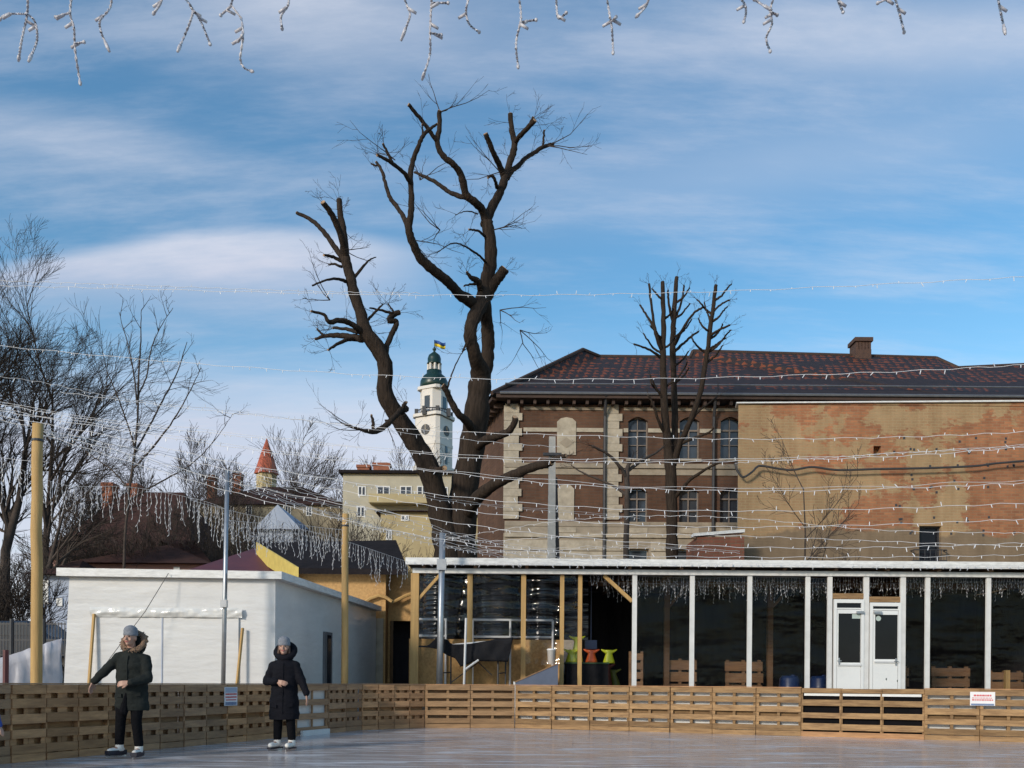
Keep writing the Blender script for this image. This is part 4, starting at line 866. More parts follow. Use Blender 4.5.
sheet([(419, 648), (428, 648), (437, 640), (447, 641), (452, 646.5), (470, 645.5), (495, 641), (513, 639)], [(419, 649.4), (428, 649.6), (437, 651), (447, 657), (457, 661), (460, 669), (466, 667), (474, 663), (495, 663), (508, 663.5), (510, 655), (513, 640)], y - .12, M['sheet_black'], 'black_sheet', 'crumpled black sheet thrown over the folding table before the plywood wall', 'sheet')
t = thing('stand', 'thin pale stand with a forked top leaning before the black sheet', 'stand', (X(464.5), y - .35, -.05))
mb = MB(); mb.tube([(X(464), y - .35, -.05), (X(466.5), y - .35, zf(621, y))], .03, 6); mb.build('pole', M['metal_white'], t)
mb = MB(); mb.tube([(X(465), y - .35, zf(672, y)), (X(479), y - .3, zf(662, y))], .025, 6); mb.build('arm', M['metal_white'], t)
# ------------------------------------------------------------------ plywood kiosk left of the pavilion, with the dark roof behind it
yk = 25.2
xa, xb, xc = XZ(296, 620, yk)[0], XZ(385.5, 620, yk)[0], XZ(416, 620, yk)[0] + .0
kk = thing('plywood_kiosk', 'orange plywood kiosk with a dark sloping roof between the white shed and the pavilion', 'kiosk', (xb, yk, .2))
zt_ = zf(570, yk)
mb = MB(); mb.box(xa, xb, yk, yk + 3.5, -.1, zt_); mb.build('wall', M['osb'], kk)
mb = MB(); mb.box(xb + .003, xc, yk + .5, yk + .6, zf(622, yk), zt_ - .05); mb.box(xb + .003, xb + .06, yk + .5, yk + .6, -.1, zf(622, yk)); mb.build('door_panel', M['osb'], kk)
mb = MB(); mb.box(xb + .06, xc, yk + 1.2, yk + 1.25, -.1, zf(622, yk) + .3); mb.build('doorway_shade', M['dark_cloth'], kk)  # dark sheet standing in for the shade inside the open doorway
mb = MB(); mb.box(XZ(373, 650, yk - .06)[0], XZ(383, 650, yk - .06)[0], yk - .06, yk - .005, -.1, zf(621, yk)); mb.build('door_jamb', M['stone'], kk)
mb = MB(); pts = [(XZ(q, 600, yk - .1)[0], yk - .1, zf(p, yk - .1)) for q, p in ((362, 607), (370, 601), (379, 598), (386, 600), (392, 604))]; mb.tube(pts, .05, 6); pts = [(XZ(q, 600, yk + .3)[0], yk + .3, zf(p, yk + .3)) for q, p in ((392, 605), (400, 601), (408, 597), (416, 595))]; mb.tube(pts, .05, 6); mb.build('bent_trim', M['post_wood'], kk)
fl, fr = P(299, 568, yk - .4), P(408, 569, yk - .4); bl, br_ = P(258, 543, yk + 4), P(396, 540, yk + 4)
dn = Vector((0, 0, -.16))
mb = MB(); mb.prism([fl + dn, fr + dn, br_ + dn, bl + dn], [fl, fr, br_, bl]); rec(mb.build('roof', M['roof_dark'], kk))
mb = MB(); o1 = Vector((-.05, -.02, .02)); mb.prism([fl + o1, fl + o1 + Vector((0, 0, -.5)), bl + o1 + Vector((0, 0, -.55)), bl + o1], [p + Vector((.045, 0, 0)) for p in (fl + o1, fl + o1 + Vector((0, 0, -.5)), bl + o1 + Vector((0, 0, -.55)), bl + o1)]); rec(mb.build('barge_board', M['neon'] if False else mat('barge_yellow', (.66, .5, .13), (.52, .38, .09), .6, 4), kk))
# ------------------------------------------------------------------ white film shed
ys = 18.0
sl, sr = P(62, 640, ys), P(275, 640, ys); sb = P(376, 640, 25.0)
sh = thing('shed', 'white film covered shed with a sloping flat roof behind the left barrier', 'shed', (sr.x, ys, 0))
bx_ = Vector((sl.x - sr.x, 0, 0)); sv = Vector((sb.x - sr.x, 7.0, 0))
z0, zf_ = -.1, 1.05 + (680 - 578) * ys / F; zb_ = zf_ + .02
# front wall as a softly rippled sheet on a body
body0 = [Vector((sl.x, ys, z0)), Vector((sr.x, ys, z0)), Vector((sr.x, ys, z0)) + sv, Vector((sl.x, ys, z0)) + sv]
body1 = [Vector((sl.x + .14, ys + .0, zf_)), Vector((sr.x, ys, zf_)), Vector((sr.x, ys, zb_)) + sv, Vector((sl.x + .14, ys, zb_)) + sv]
mb = MB(); mb.prism(body0, body1); rec(mb.build('wall', M['film_white'], sh))
mb = MB(); mb.prism([Vector((XZ(57, 577, ys - .12)[0], ys - .15, zf_ + .0)), Vector((XZ(282, 577, ys - .12)[0], ys - .15, zf_ - .03)), Vector((XZ(282, 577, ys)[0], ys - .15, zf_ - .1)) + sv * 1.02, Vector((XZ(57, 577, ys)[0], ys - .15, zf_)) + sv * 1.02],
    [Vector((XZ(57, 577, ys - .12)[0], ys - .15, zf_ + .16)), Vector((XZ(282, 577, ys - .12)[0], ys - .15, zf_ + .12)), Vector((XZ(282, 577, ys)[0], ys - .15, zf_ + .03)) + sv * 1.02, Vector((XZ(57, 577, ys)[0], ys - .15, zf_ + .14)) + sv * 1.02]); rec(mb.build('roof', M['fascia'], sh))
X = lambda q, y=ys: XZ(q, 640, y)[0]
zs = lambda py, y=ys: 1.05 + (680 - py) * y / F
wavy(X(92), X(243), zs(618), zs(608.5), ys - .075, .03, 90, 10, 5, lambda x, z: .028 * noise.noise((x * 2.2, z * 9, 1)) + .02 * noise.noise((x * 7, z * 14, 4)) - .02 * math.sin((z - zs(618)) / (zs(608.5) - zs(618)) * 3.14)).build('rolled_curtain', M['film_gloss'], sh, smooth=True)
mb = MB(); mb.box(X(96), X(239), ys - .04, ys - .012, z0, zs(618)); mb.build('door_sheet', M['film_white'], sh)
mb = MB(); mb.box(X(163) - .012, X(163) + .012, ys - .052, ys - .041, z0, zs(617)); mb.build('seam', M['sign_grey'], sh)
u2 = sv.normalized(); n2 = Vector((u2.y, -u2.x, 0))
def sidept(px):
    return pxpoint(px, Vector((sr.x, ys, 0)), Vector((sb.x, 25.0, 0)))
a, b = sidept(322.5), sidept(330)
mb = MB(); mb.obox(a + n2 * .003 + Vector((0, 0, z0)), b - a, n2 * .05, Vector((0, 0, zs(631, a.y) - z0))); o = rec(mb.build('door', M['gutter'], sh))
a2, b2 = a.lerp(b, .3), a.lerp(b, .75); mb = MB(); mb.obox(a2 + n2 * .054 + Vector((0, 0, .3)), b2 - a2, n2 * .01, Vector((0, 0, zs(634, a.y) - .3))); rec(mb.build('pane', M['glass'], o))
for px, lean, pt, lab in ((92, .02, 615, 'thin brown stake leaning on the white shed left of the fur hooded skater'), (240, .04, 628, 'thin brown stake leaning on the white shed right of the grey metal pole')):
    x = X(px - 2, ys - .2); mb = MB(); mb.bar((x - lean * 2, ys - .28, 0), (x + lean * 1.5, ys - .10, zs(pt, ys - .1)), .05, .04); tag(rec(mb.build('stake', M['post_wood'], None, (x, ys - .2, 0))), lab, 'stake')
mb = MB(); mb.tube([(X(168, ys - .2), ys - .2, zs(575)), (X(145, ys - .5), ys - .5, zs(614)), (X(104, ys - .8), ys - .8, zs(668)), (X(90, ys - .9), ys - .9, zs(694))], .007, 4); tag(mb.build('cable', M['dark_metal'], None, (X(168), ys - .2, 0)), 'thin dark cable slanting down across the front of the white shed', 'cable')
# ------------------------------------------------------------------ poles
def wood_pole(px, pt, wpx, d, label):
    x = XZ(px, 640, d)[0]; r_ = wpx * d / F / 2; zt = XZ(px, pt, d)[1]; t = thing('timber_pole', label, 'pole', (x, d, 0)); mb = MB(); rr = random.Random(int(px))
    mb.tube([(x + rr.uniform(-.012, .012), d, z) for z in [zt * i / 9 for i in range(10)]], [r_ * (1.04 - .1 * i / 9) for i in range(10)], 12); mb.build('shaft', M['post_wood'], t, smooth=True)
    mb = MB(); mb.lathe((x, d, zt - .28), [(r_ * 1.02, 0), (r_ * 1.05, .02), (r_ * 1.02, .04)], 12); mb.build('wire_band', M['dark_metal'], t)
    return Vector((x, d, zt))
T1 = wood_pole(36, 424, 11, 14.2, 'thick yellow timber pole in front of the bare trees at the left')
T2 = wood_pole(344.5, 514, 7, 19.6, 'slim orange timber pole in front of the plywood kiosk')
def metal_pole(px, pt, wpx, d, box_py, label):
    x = XZ(px, 640, d)[0]; zt = XZ(px, pt, d)[1]; r_ = wpx * d / F / 2; t = thing('metal_pole', label, 'pole', (x, d, 0)); mb = MB()
    mb.tube([(x - .03, d, 0), (x, d, zt * .5), (x + .03, d, zt)], [r_, r_, r_ * .9], 10); mb.build('shaft', M['metal'], t, smooth=True)
    mb = MB(); zz = XZ(px, box_py, d)[1]; bs = .13 if d > 20 else .07; mb.box(x - bs * .7, x + bs, d - .12, d - .03, zz - bs, zz + bs); o = mb.build('junction_box', M['metal'], t)
    mb = MB(); mb.tube([(x + .02, d - .02, zz + bs), (x + .05, d - .05, zz + .4), (x + .02, d, zz + .7)], .012, 5); mb.build('cable', M['dark_metal'], o)
    return Vector((x, d, zt))
T3 = metal_pole(224.5, 470, 4.5, 17.2, 604, 'thin grey metal pole with a small box in front of the white shed')
T4 = metal_pole(440.5, 533, 6.5, 21.6, 565, 'grey metal pole with a junction box before the corner of the pavilion roof')

# ------------------------------------------------------------------ brick school building
DB = 50.0
bl_ = lambda px, py, d=DB: P(px, py, d)
sc_ = thing('brick_building', 'dark red brick building with cream quoins and a patterned tile roof behind the trees', 'building', (bl_(503, 600).x, DB, 0))
zb = lambda py, px=620, d=DB: P(px, py, d).z
XC = bl_(504, 600).x; XE = bl_(1130, 600).x; ZE = zb(405)
def wall_open(mb, x0, x1, z0, z1, y, th, ops):
    xs_ = sorted(set([x0, x1] + [q for o in ops for q in o[:2]])); zs_ = sorted(set([z0, z1] + [q for o in ops for q in o[2:]]))
    for i in range(len(xs_) - 1):
        for k in range(len(zs_) - 1):
            cx, cz = (xs_[i] + xs_[i + 1]) / 2, (zs_[k] + zs_[k + 1]) / 2
            if any(o[0] < cx < o[1] and o[2] < cz < o[3] for o in ops): continue
            mb.face([(xs_[i], y, zs_[k]), (xs_[i + 1], y, zs_[k]), (xs_[i + 1], y, zs_[k + 1]), (xs_[i], y, zs_[k + 1])])
    for a, b, c, d in ops:
        mb.face([(a, y, c), (a, y + th, c), (a, y + th, d), (a, y, d)]); mb.face([(b, y, c), (b, y, d), (b, y + th, d), (b, y + th, c)])
        mb.face([(a, y, d), (a, y + th, d), (b, y + th, d), (b, y, d)]); mb.face([(a, y, c), (b, y, c), (b, y + th, c), (a, y + th, c)])
wins = []
for c in (637.5, 689, 730, 772, 815): wins += [(c, 20, 417, 459, 'glass'), (c, 20, 488, 523, 'glass')]
blinds = [(566, 19, 417.5, 455, 'blind'), (565.5, 17, 484.5, 520, 'blind')]
basem = [(637, 24, 549, 562, 'low'), (681, 26, 549, 562, 'low')]
ops = []
for c, w_, a, b, k in wins + basem:
    ops.append((bl_(c - w_ / 2, 500).x, bl_(c + w_ / 2, 500).x, zb(b, c), zb(a, c)))
mb = MB(); wall_open(mb, XC, XE, zb(534), ZE, DB, .35, [o for o in ops[:len(wins)]]); 
# left end wall, set back at an angle
XS, YS = bl_(477, 600, 56.5).x, 56.5
mb.face([(XS, YS, -.2), (XC, DB, -.2), (XC, DB, ZE), (XS, YS, ZE)])
mb.face([(XS, YS, -.2), (XS, YS, ZE), (XS, YS + 8, ZE), (XS, YS + 8, -.2)])
wl = mb.build('wall', M['brick_school'], sc_)
mb = MB(); wall_open(mb, XC - .06, XE, -.2, zb(534), DB - .08, .4, ops[len(wins):]); mb.face([(XC - .06, DB - .08, zb(534)), (XE, DB - .08, zb(534)), (XE, DB + .02, zb(534)), (XC - .06, DB + .02, zb(534))]); mb.build('plinth', M['stone_dull'], sc_)
# arched heads and windows
for (c, w_, a, b, k), o in zip(wins + basem, ops):
    x0, x1, z0, z1 = o; y = DB + .22
    mb = MB(); fw = .07
    mb.box(x0, x0 + fw, y, y + .08, z0, z1); mb.box(x1 - fw, x1, y, y + .08, z0, z1); mb.box(x0 + fw, x1 - fw, y, y + .08, z1 - fw, z1); mb.box(x0 + fw, x1 - fw, y, y + .08, z0, z0 + fw)
    if k == 'glass':
        xm = (x0 + x1) / 2; zt = z1 - (z1 - z0) * .32
        mb.box(xm - .035, xm + .035, y + .005, y + .075, z0 + fw, zt); mb.box(x0 + fw, x1 - fw, y + .003, y + .078, zt, zt + .09); mb.box(xm - .02, xm + .02, y + .005, y + .075, zt + .09, z1 - fw)
        mb.box(x0 + fw, x1 - fw, y + .01, y + .07, z0 + (zt - z0) * .5, z0 + (zt - z0) * .5 + .04)
    wn = mb.build('window', M['stone_dull'] if k == 'low' else mat('window_frame_%d' % c if False else 'window_frame', (.24, .19, .16), (.16, .13, .11), .7, 4), sc_)
    mb = MB(); mb.box(x0 + fw, x1 - fw, y + .09, y + .1, z0 + fw, z1 - fw); mb.build('pane', M['window_glass'], wn)
    if k == 'glass':
        mb = MB(); xm = (x0 + x1) / 2; h = (x1 - x0) * .22; n_ = 8
        for s_ in (-1, 1):
            xe = x0 if s_ < 0 else x1
            fr_ = [(xe, DB - .0 + .003, z1)] + [(xe + (xm - xe) * i / n_, DB + .003, z1 - h * (1 - math.sin(math.pi / 2 * i / n_))) for i in range(n_ + 1)][0:]
            pts = [(xe, z1)] + [(xe + (xm - xe) * i / n_, z1 - h + h * math.sin(math.pi / 2 * i / n_)) for i in range(n_ + 1)]
            mb.prism([(p[0], DB + .004, p[1]) for p in pts], [(p[0], DB + .25, p[1]) for p in pts])
        rec(mb.build('arch_head', M['brick_school'], wn))
        mb = MB(); mb.box(x0 - .1, x1 + .1, DB - .12, DB - .003, z0 - .14, z0 - .003); mb.build('sill', M['stone_dull'], wn)
for c, w_, a, b, k in blinds:
    x0, x1 = bl_(c - w_ / 2, 500).x, bl_(c + w_ / 2, 500).x; z0, z1 = zb(b, c), zb(a, c); xm = (x0 + x1) / 2
    pts = [(x0, z0), (x1, z0), (x1, z1 - .25), (xm + (x1 - xm) * .6, z1 - .06), (xm, z1), (xm + (x0 - xm) * .6, z1 - .06), (x0, z1 - .25)]
    mb = MB(); mb.prism([(p[0], DB - .06, p[1]) for p in pts], [(p[0], DB - .002, p[1]) for p in pts]); o = rec(mb.build('blind_window', M['stone'], sc_))
    if a < 450:
        zc = z0 + (z1 - z0) * .32; mb = MB(); pts = [(xm - .4, zc), (xm, zc - .3), (xm + .4, zc), (xm, zc + .3)]; mb.prism([(p[0], DB - .075, p[1]) for p in pts], [(p[0], DB - .061, p[1]) for p in pts]); rec(mb.build('lozenge', M['stone_dull'], o))
# stone trim
def courses(py0, py1, prot, m, nm, gaps=(), x0=XC, x1=XE):
    mb = MB(); cur = x0
    for a, b in sorted(gaps) + [(x1, x1)]:
        if a > cur: mb.box(cur, a, DB - prot, DB - .002, zb(py1), zb(py0))
        cur = max(cur, b)
    mb.build(nm, m, sc_)
upg = [(o[0], o[1]) for o in ops[:len(wins):2]] + [(bl_(557 - .5, 500).x, bl_(576, 500).x)]
quo = [(bl_(504, 500).x, bl_(523, 500).x), (bl_(604, 500).x, bl_(623, 500).x)]
courses(428.5, 432.5, .06, M['stone'], 'stone_band', upg + quo)
courses(407.5, 410.5, .05, M['stone_dull'], 'stone_band', quo)
courses(464, 468.5, .14, M['stone_dull'], 'string_course'); courses(469, 475, .05, M['stone_dull'], 'string_course', quo)
courses(522, 527, .10, M['stone_dull'], 'string_course'); courses(527.2, 534, .07, M['stone_dull'], 'string_course'); courses(534.3, 538, .18, M['stone'], 'string_course')
for c in (566, 637.5, 689, 730):
    mb = MB(); mb.box(bl_(c - 10, 500).x, bl_(c + 10, 500).x, DB - .10, DB - .071, zb(533), zb(528)); mb.build('panel', M['stone'], sc_)
rr = random.Random(2)
for q0, q1 in quo:
    mb = MB(); z = zb(520); k = 0
    while z < ZE - .1:
        h = .42; e = (.12 if k % 2 else 0) + rr.uniform(-.02, .02)
        mb.box(q0 + (.0 if q0 > XC + 1 else -.04), q1 - .26 + e * 1.6, DB - .10 - .01 * (k % 2), DB - .003, z + .01, min(z + h, ZE) - .01); z += h; k += 1
    mb.box(q0 + .02, q1 - .3, DB - .08, DB - .004, zb(520), ZE); mb.build('quoin', M['stone'], sc_)
# plinth blocks: rusticated courses
mb = MB()
for k in range(6):
    z = zb(540) - .62 * (k + 1); x = XC - .06; j = 0
    for a, b in ((XC - .06, ops[-2][0] - .1), (ops[-2][1] + .1, ops[-1][0] - .1), (ops[-1][1] + .1, XE)):
        mb.box(a, b, DB - .14, DB - .083, z, z + .56)
mb.build('rustication', M['stone'], sc_)
# cornice, brackets, gutter
mb = MB(); mb.box(XC - .5, XE, DB - .75, DB + .2, ZE + .14, ZE + .34); mb.prism([(XC, DB, ZE + .14), (XC - .75, DB - .3, ZE + .14), (XS - .75, YS, ZE + .14), (XS, YS, ZE + .14)], [(XC, DB, ZE + .34), (XC - .75, DB - .3, ZE + .34), (XS - .75, YS, ZE + .34), (XS, YS, ZE + .34)]); rec(mb.build('eaves', M['wood_dark'], sc_))
x = XC + .1
while x < XE: mb = MB(); mb.box(x, x + .16, DB - .55, DB - .01, ZE - .12, ZE + .137); mb.build('bracket', M['wood_dark'], sc_); x += .72
k = (Vector((XS, YS, 0)) - Vector((XC, DB, 0)))
for i in range(8):
    p = Vector((XC, DB, 0)) + k * (i + .5) / 8; mb = MB(); mb.box(p.x - .55, p.x - .02, p.y - .08, p.y + .08, ZE - .12, ZE + .137); mb.build('bracket', M['wood_dark'], sc_)
mb = MB(); mb.tube([(XC - .3, DB - .80, ZE + .38), (XE, DB - .80, ZE + .38)], .085, 6); mb.build('gutter', M['gutter'], sc_)
for px in (604, 712.5):
    x = bl_(px, 500).x; mb = MB(); mb.tube([(x, DB - .75, ZE + .3), (x, DB - .55, ZE + .1), (x, DB - .2, ZE - .7), (x, DB - .2, 0)], .085, 6); mb.build('drainpipe', M['dark_metal'], sc_)
# roof: corner hip and a long ridge
e0 = Vector((XC - .75, DB - .78, ZE + .36)); eL = Vector((XS - .8, YS, ZE + .36)); eLB = Vector((XS - .8, YS + 9, ZE + .36)); e1 = Vector((XE, DB - .78, ZE + .36)); eB = Vector((XE, YS + 9, ZE + .36))
rA = P(583, 349.5, 57.0); rB = P(600, 356.5, 58); rC = P(690, 357.5, 58); rD = P(693, 351, 58.2); rE = P(936, 358, 58.2); rF = P(958, 368, 57.5); rG = P(1040, 364, 58)
er = P(604, 392, DB); er = Vector((er.x, DB - .78, ZE + .36)); ef = Vector((P(950, 392, DB).x, DB - .78, ZE + .36))
mb = MB()
mb.face([e0, er, rB, rA]); mb.face([eL, e0, rA]); mb.face([eLB, eL, rA]); mb.face([er, Vector((rC.x, er.y, er.z)), rC, rB]); mb.face([Vector((rC.x, er.y, er.z)), ef, rE, rD, rC]); mb.face([ef, Vector((rF.x, er.y, er.z)), rF, rE]); mb.face([Vector((rF.x, er.y, er.z)), e1, rG, rF])
for a, b in ((rA, rB), (rB, rC), (rC, rD), (rD, rE), (rE, rF), (rF, rG)):
    mb.face([a, b, Vector((b.x, YS + 9, ZE + .36)), Vector((a.x, YS + 9, ZE + .36))])
mb.face([rA, Vector((rA.x, YS + 9, ZE + .36)), eLB])
rf = mb.build('roof', M['tiles'], sc_)
mb = MB()
for a, b in ((rA, rB), (rB, rC), (rC, rD), (rD, rE), (rE, rF), (rF, rG), (e0, rA)): mb.tube([a, b], .12, 6)
mb.build('ridge_tiles', M['wood_dark'], rf)
# snow guard rail low on the roof and the chimney
mb = MB(); q0 = e0.lerp(rA, .13); mb.tube([q0 + Vector((0, -.05, .16)), Vector((XE, q0.y - .05, q0.z + .16))], .05, 5); mb.build('snow_rail', M['gutter'], rf)
cpx = P(860.5, 356, 58.0); mb = MB(); w_ = .5
mb.box(cpx.x - w_, cpx.x + w_, 57.5, 58.6, cpx.z - 2, cpx.z + .25)
for i in range(5): xx = cpx.x - w_ + .02 + i * (2 * w_ - .2) / 4; mb.box(xx, xx + .16, 57.5, 58.6, cpx.z + .25, cpx.z + .75)
mb.box(cpx.x - w_ - .08, cpx.x + w_ + .08, 57.4, 58.7, cpx.z + .75, cpx.z + 1.0)
mb.build('chimney', mat('chimney_dark', (.10, .055, .04), (.06, .035, .028), .9, 4), rf)
# ------------------------------------------------------------------ patched brick block on the right
DW = 42.0
bw = thing('brick_block', 'windowless brick block with patchy tan plaster at the right of the picture', 'building', (P(737, 600, DW).x, DW, 0))
x0, x1 = P(737, 600, DW).x, P(1130, 600, DW).x; zt = P(860, 405, DW).z
wy0, wy1 = P(919.5, 500, DW).x, P(941.5, 500, DW).x; wz0, wz1 = P(930, 562, DW).z, P(930, 526, DW).z
hx0, hx1, hz0, hz1 = P(873.5, 450, DW).x, P(881, 450, DW).x, P(877, 456, DW).z, P(877, 446, DW).z
mb = MB(); wall_open(mb, x0, x1, -.2, zt, DW, .4, [(wy0, wy1, wz0, wz1), (hx0, hx1, hz0, hz1)]); x0b = x0 * (DW + 6.5) / DW + .25; mb.face([(x0, DW, -.2), (x0, DW, zt), (x0b, DW + 6.5, zt), (x0b, DW + 6.5, -.2)]); mb.face([(hx0, DW + .4, hz0), (hx1, DW + .4, hz0), (hx1, DW + .4, hz1), (hx0, DW + .4, hz1)])
mb.build('wall', M['brick_block'], bw)
mb = MB(); mb.prism([(x0 - .12, DW - .12, zt + .002), (x1, DW - .12, zt + .25), (x1, DW + .6, zt + .25), (x0 - .0, DW + .6, zt + .002)], [(x0 - .12, DW - .12, zt + .06), (x1, DW - .12, zt + .33), (x1, DW + .6, zt + .33), (x0 - .0, DW + .6, zt + .06)]); rec(mb.build('coping', M['fascia'], bw))
mb = MB(); mb.box(x0, x1, DW + .003, DW + 6, zt - .01, zt + .24) if False else mb.prism([(x0 + .3, DW, zt - .02), (x1, DW, zt - .02), (x1, DW + .4, zt - .02), (x0 + .3, DW + .4, zt - .02)], [(x0 + .3, DW, zt + .0), (x1, DW, zt + .245), (x1, DW + .4, zt + .245), (x0 + .3, DW + .4, zt + .0)]); rec(mb.build('parapet', M['brick_block'], bw))
mb = MB(); f_ = .07; mb.box(wy0, wy0 + f_, DW + .2, DW + .28, wz0, wz1); mb.box(wy1 - f_, wy1, DW + .2, DW + .28, wz0, wz1); mb.box(wy0 + f_, wy1 - f_, DW + .2, DW + .28, wz1 - f_, wz1); wn = mb.build('window', M['dark_metal'], bw)
mb = MB(); mb.box(wy0 + f_, wy1 - f_, DW + .29, DW + .3, wz0, wz1 - f_); mb.build('pane', M['glass'], wn)
mb = MB(); zr = P(930, 551, DW).z
for zz in (zr, zr - .5): mb.tube([(wy0 - .4, DW - .35, zz), (wy1 + .1, DW - .35, zz)], .025, 5)
for i in range(7): xx = wy0 - .4 + i * (wy1 - wy0 + .5) / 6; mb.tube([(xx, DW - .35, zr), (xx, DW - .35, zr - .55)], .018, 5)
for xx in (wy0 - .4, wy1 + .1): mb.tube([(xx, DW - .35, zr - .5), (xx, DW, zr - .5)], .025, 5); mb.tube([(xx, DW - .35, zr), (xx, DW, zr)], .025, 5)
mb.build('rail', M['dark_metal'], wn)
rr = random.Random(11); mb = MB()                       # putlog holes left in the wall
for i in range(46):
    px = rr.choice([900, 915, 935, 955, 970, 985, 1000, 1010]) + rr.uniform(-6, 6); py = rr.choice([440, 452, 464, 478, 490, 505, 520, 533]) + rr.uniform(-3, 3)
    p = P(px, py, DW); mb.box(p.x - .05, p.x + .05, DW - .006, DW + .02, p.z - .05, p.z + .06)
mb.build('putlog_holes', M['dark_metal'], bw)['kind'] = 'stuff'
pts = [P(a, b, DW - .35) for a, b in fit([(735, 463), (737, 470), (743, 477), (752, 472), (757, 467), (763, 466), (790, 470), (812, 467), (838, 470), (880, 469), (930, 468), (975, 466), (1000, 463), (1040, 461), (1110, 466)], 120)]
mb = MB(); mb.tube(pts, .05, 6); tag(mb.build('cable', M['dark_metal'], None, tuple(pts[0])), 'thick black cable sagging along the patched brick block', 'cable')
# low brick annex at its left foot
a0, a1 = P(697, 550, 40.5), P(737.5, 550, 40.5)
mb = MB(); mb.box(a0.x, a1.x + .3, 40.5, 43, -.2, P(715, 537, 40.5).z); ax = mb.build('brick_annex', M['brick_annex'], None, (a0.x, 40.5, 0)); tag(ax, 'low red brick annex with a white coping left of the patched block', 'annex')
mb = MB(); za, zb2 = P(697, 536.8, 40.5).z, P(737, 532.5, 40.5).z; mb.prism([(a0.x - .2, 40.4, za + .01), (a1.x + .3, 40.4, zb2), (a1.x + .3, 40.9, zb2), (a0.x - .2, 40.9, za + .01)], [(a0.x - .2, 40.4, za + .14), (a1.x + .3, 40.4, zb2 + .14), (a1.x + .3, 40.9, zb2 + .14), (a0.x - .2, 40.9, za + .14)]); rec(mb.build('coping', M['fascia'], ax))
# ------------------------------------------------------------------ concrete pole before the brick building
p = P(551.5, 560, 34); zt_ = P(551, 436, 34).z; t = thing('concrete_pole', 'pale concrete utility pole with a dark strut before the brick building', 'pole', (p.x, 34, 0))
mb = MB(); mb.prism([(p.x - .19, 34, 0), (p.x + .19, 34, 0), (p.x + .19, 34.3, 0), (p.x - .19, 34.3, 0)], [(p.x - .12, 34.05, zt_), (p.x + .12, 34.05, zt_), (p.x + .12, 34.25, zt_), (p.x - .12, 34.25, zt_)]); rec(mb.build('shaft', M['concrete'], t))
mb = MB(); q = P(555, 475, 34); mb.bar((q.x - .02, 34.45, q.z), (q.x + .35, 35.2, 0), .2, .2); rec(mb.build('strut', M['dark_metal'], t))
mb = MB(); mb.box(p.x - .35, p.x + .35, 33.9, 34.04, zt_ - .75, zt_ - .65); mb.build('crossarm', M['dark_metal'], t)

# ------------------------------------------------------------------ town behind
def hip(mb, x0, x1, y0, y1, z, h, inset, over=.4):
    a = [(x0 - over, y0 - over, z), (x1 + over, y0 - over, z), (x1 + over, y1 + over, z), (x0 - over, y1 + over, z)]; ym = (y0 + y1) / 2
    r0, r1 = (x0 + inset, ym, z + h), (x1 - inset, ym, z + h)
    mb.face([a[0], a[1], r1, r0]); mb.face([a[1], a[2], r1]); mb.face([a[2], a[3], r0, r1]); mb.face([a[3], a[0], r0]); mb.face(list(reversed(a)))
def house(name, label, px0, px1, py_e, d, dep, wall, roofm, h=None, inset=None, wins=(), cat='house', flat=False, chim=(), zbase=-.3):
    x0, x1 = P(px0, 600, d).x, P(px1, 600, d).x; ze = P((px0 + px1) / 2, py_e, d).z
    t = thing(name, label, cat, ((x0 + x1) / 2, d, 0)); mb = MB(); mb.box(x0, x1, d, d + dep, zbase, ze - .003); wl = mb.build('wall', M[wall], t)
    mb = MB()
    if flat: mb.box(x0 - .3, x1 + .3, d - .4, d + dep + .3, ze, ze + .25)
    else: hip(mb, x0, x1, d, d + dep, ze, h, inset if inset is not None else min(dep / 2, (x1 - x0) / 2.05))
    rf = rec(mb.build('roof', M[roofm], t))
    for a, b, c, e in wins:
        wx0, wx1, wz0, wz1 = P(a, c, d).x, P(b, c, d).x, P(a, e, d).z, P(a, c, d).z
        mb = MB(); f_ = .09; y = d - .05
        mb.box(wx0, wx0 + f_, y, d - .004, wz0, wz1); mb.box(wx1 - f_, wx1, y, d - .004, wz0, wz1); mb.box(wx0 + f_, wx1 - f_, y, d - .004, wz1 - f_, wz1); mb.box(wx0 + f_, wx1 - f_, y, d - .004, wz0, wz0 + f_)
        for k in range(1, max(2, round((wx1 - wx0) / .8))):
            xx = wx0 + (wx1 - wx0) * k / max(2, round((wx1 - wx0) / .8)); mb.box(xx - .05, xx + .05, y + .002, d - .004, wz0 + f_, wz1 - f_)
        wn = mb.build('window', M['white_paint'], t); mb = MB(); mb.box(wx0 + f_, wx1 - f_, d - .025, d - .006, wz0 + f_, wz1 - f_); mb.build('pane', M['window_glass'], wn)
    for px, pt, pb, wp in chim:
        c = P(px, pb, d + dep / 2); ww = wp * (d + dep / 2) / F / 2; z1 = P(px, pt, d + dep / 2).z
        mb = MB(); mb.box(c.x - ww, c.x + ww, c.y - .5, c.y + .5, ze, z1 - .25); mb.box(c.x - ww - .08, c.x + ww + .08, c.y - .58, c.y + .58, z1 - .249, z1); mb.build('chimney', M['chimney_brick'], rf)
    return t, x0, x1, ze
house('kiosk', 'low house with a wide brown hip roof and pink walls behind the white shed', 82, 205, 564, 36, 7, 'town_pink', 'roof_brown', 1.5, 3.2, [(174, 180, 567, 574)])
house('kiosk', 'small house with a maroon tent roof right behind the white shed', 196, 290, 575, 27.5, 5, 'town_pink', 'roof_maroon', 1.25, 1.25)
house('house', 'dark brown roofed house with two brick chimneys among the left trees', 45, 190, 558, 58, 12, 'town_pink', 'roof_brown', 5.5, 2.6, chim=((110, 484, 500, 10), (135, 485, 500, 9)))
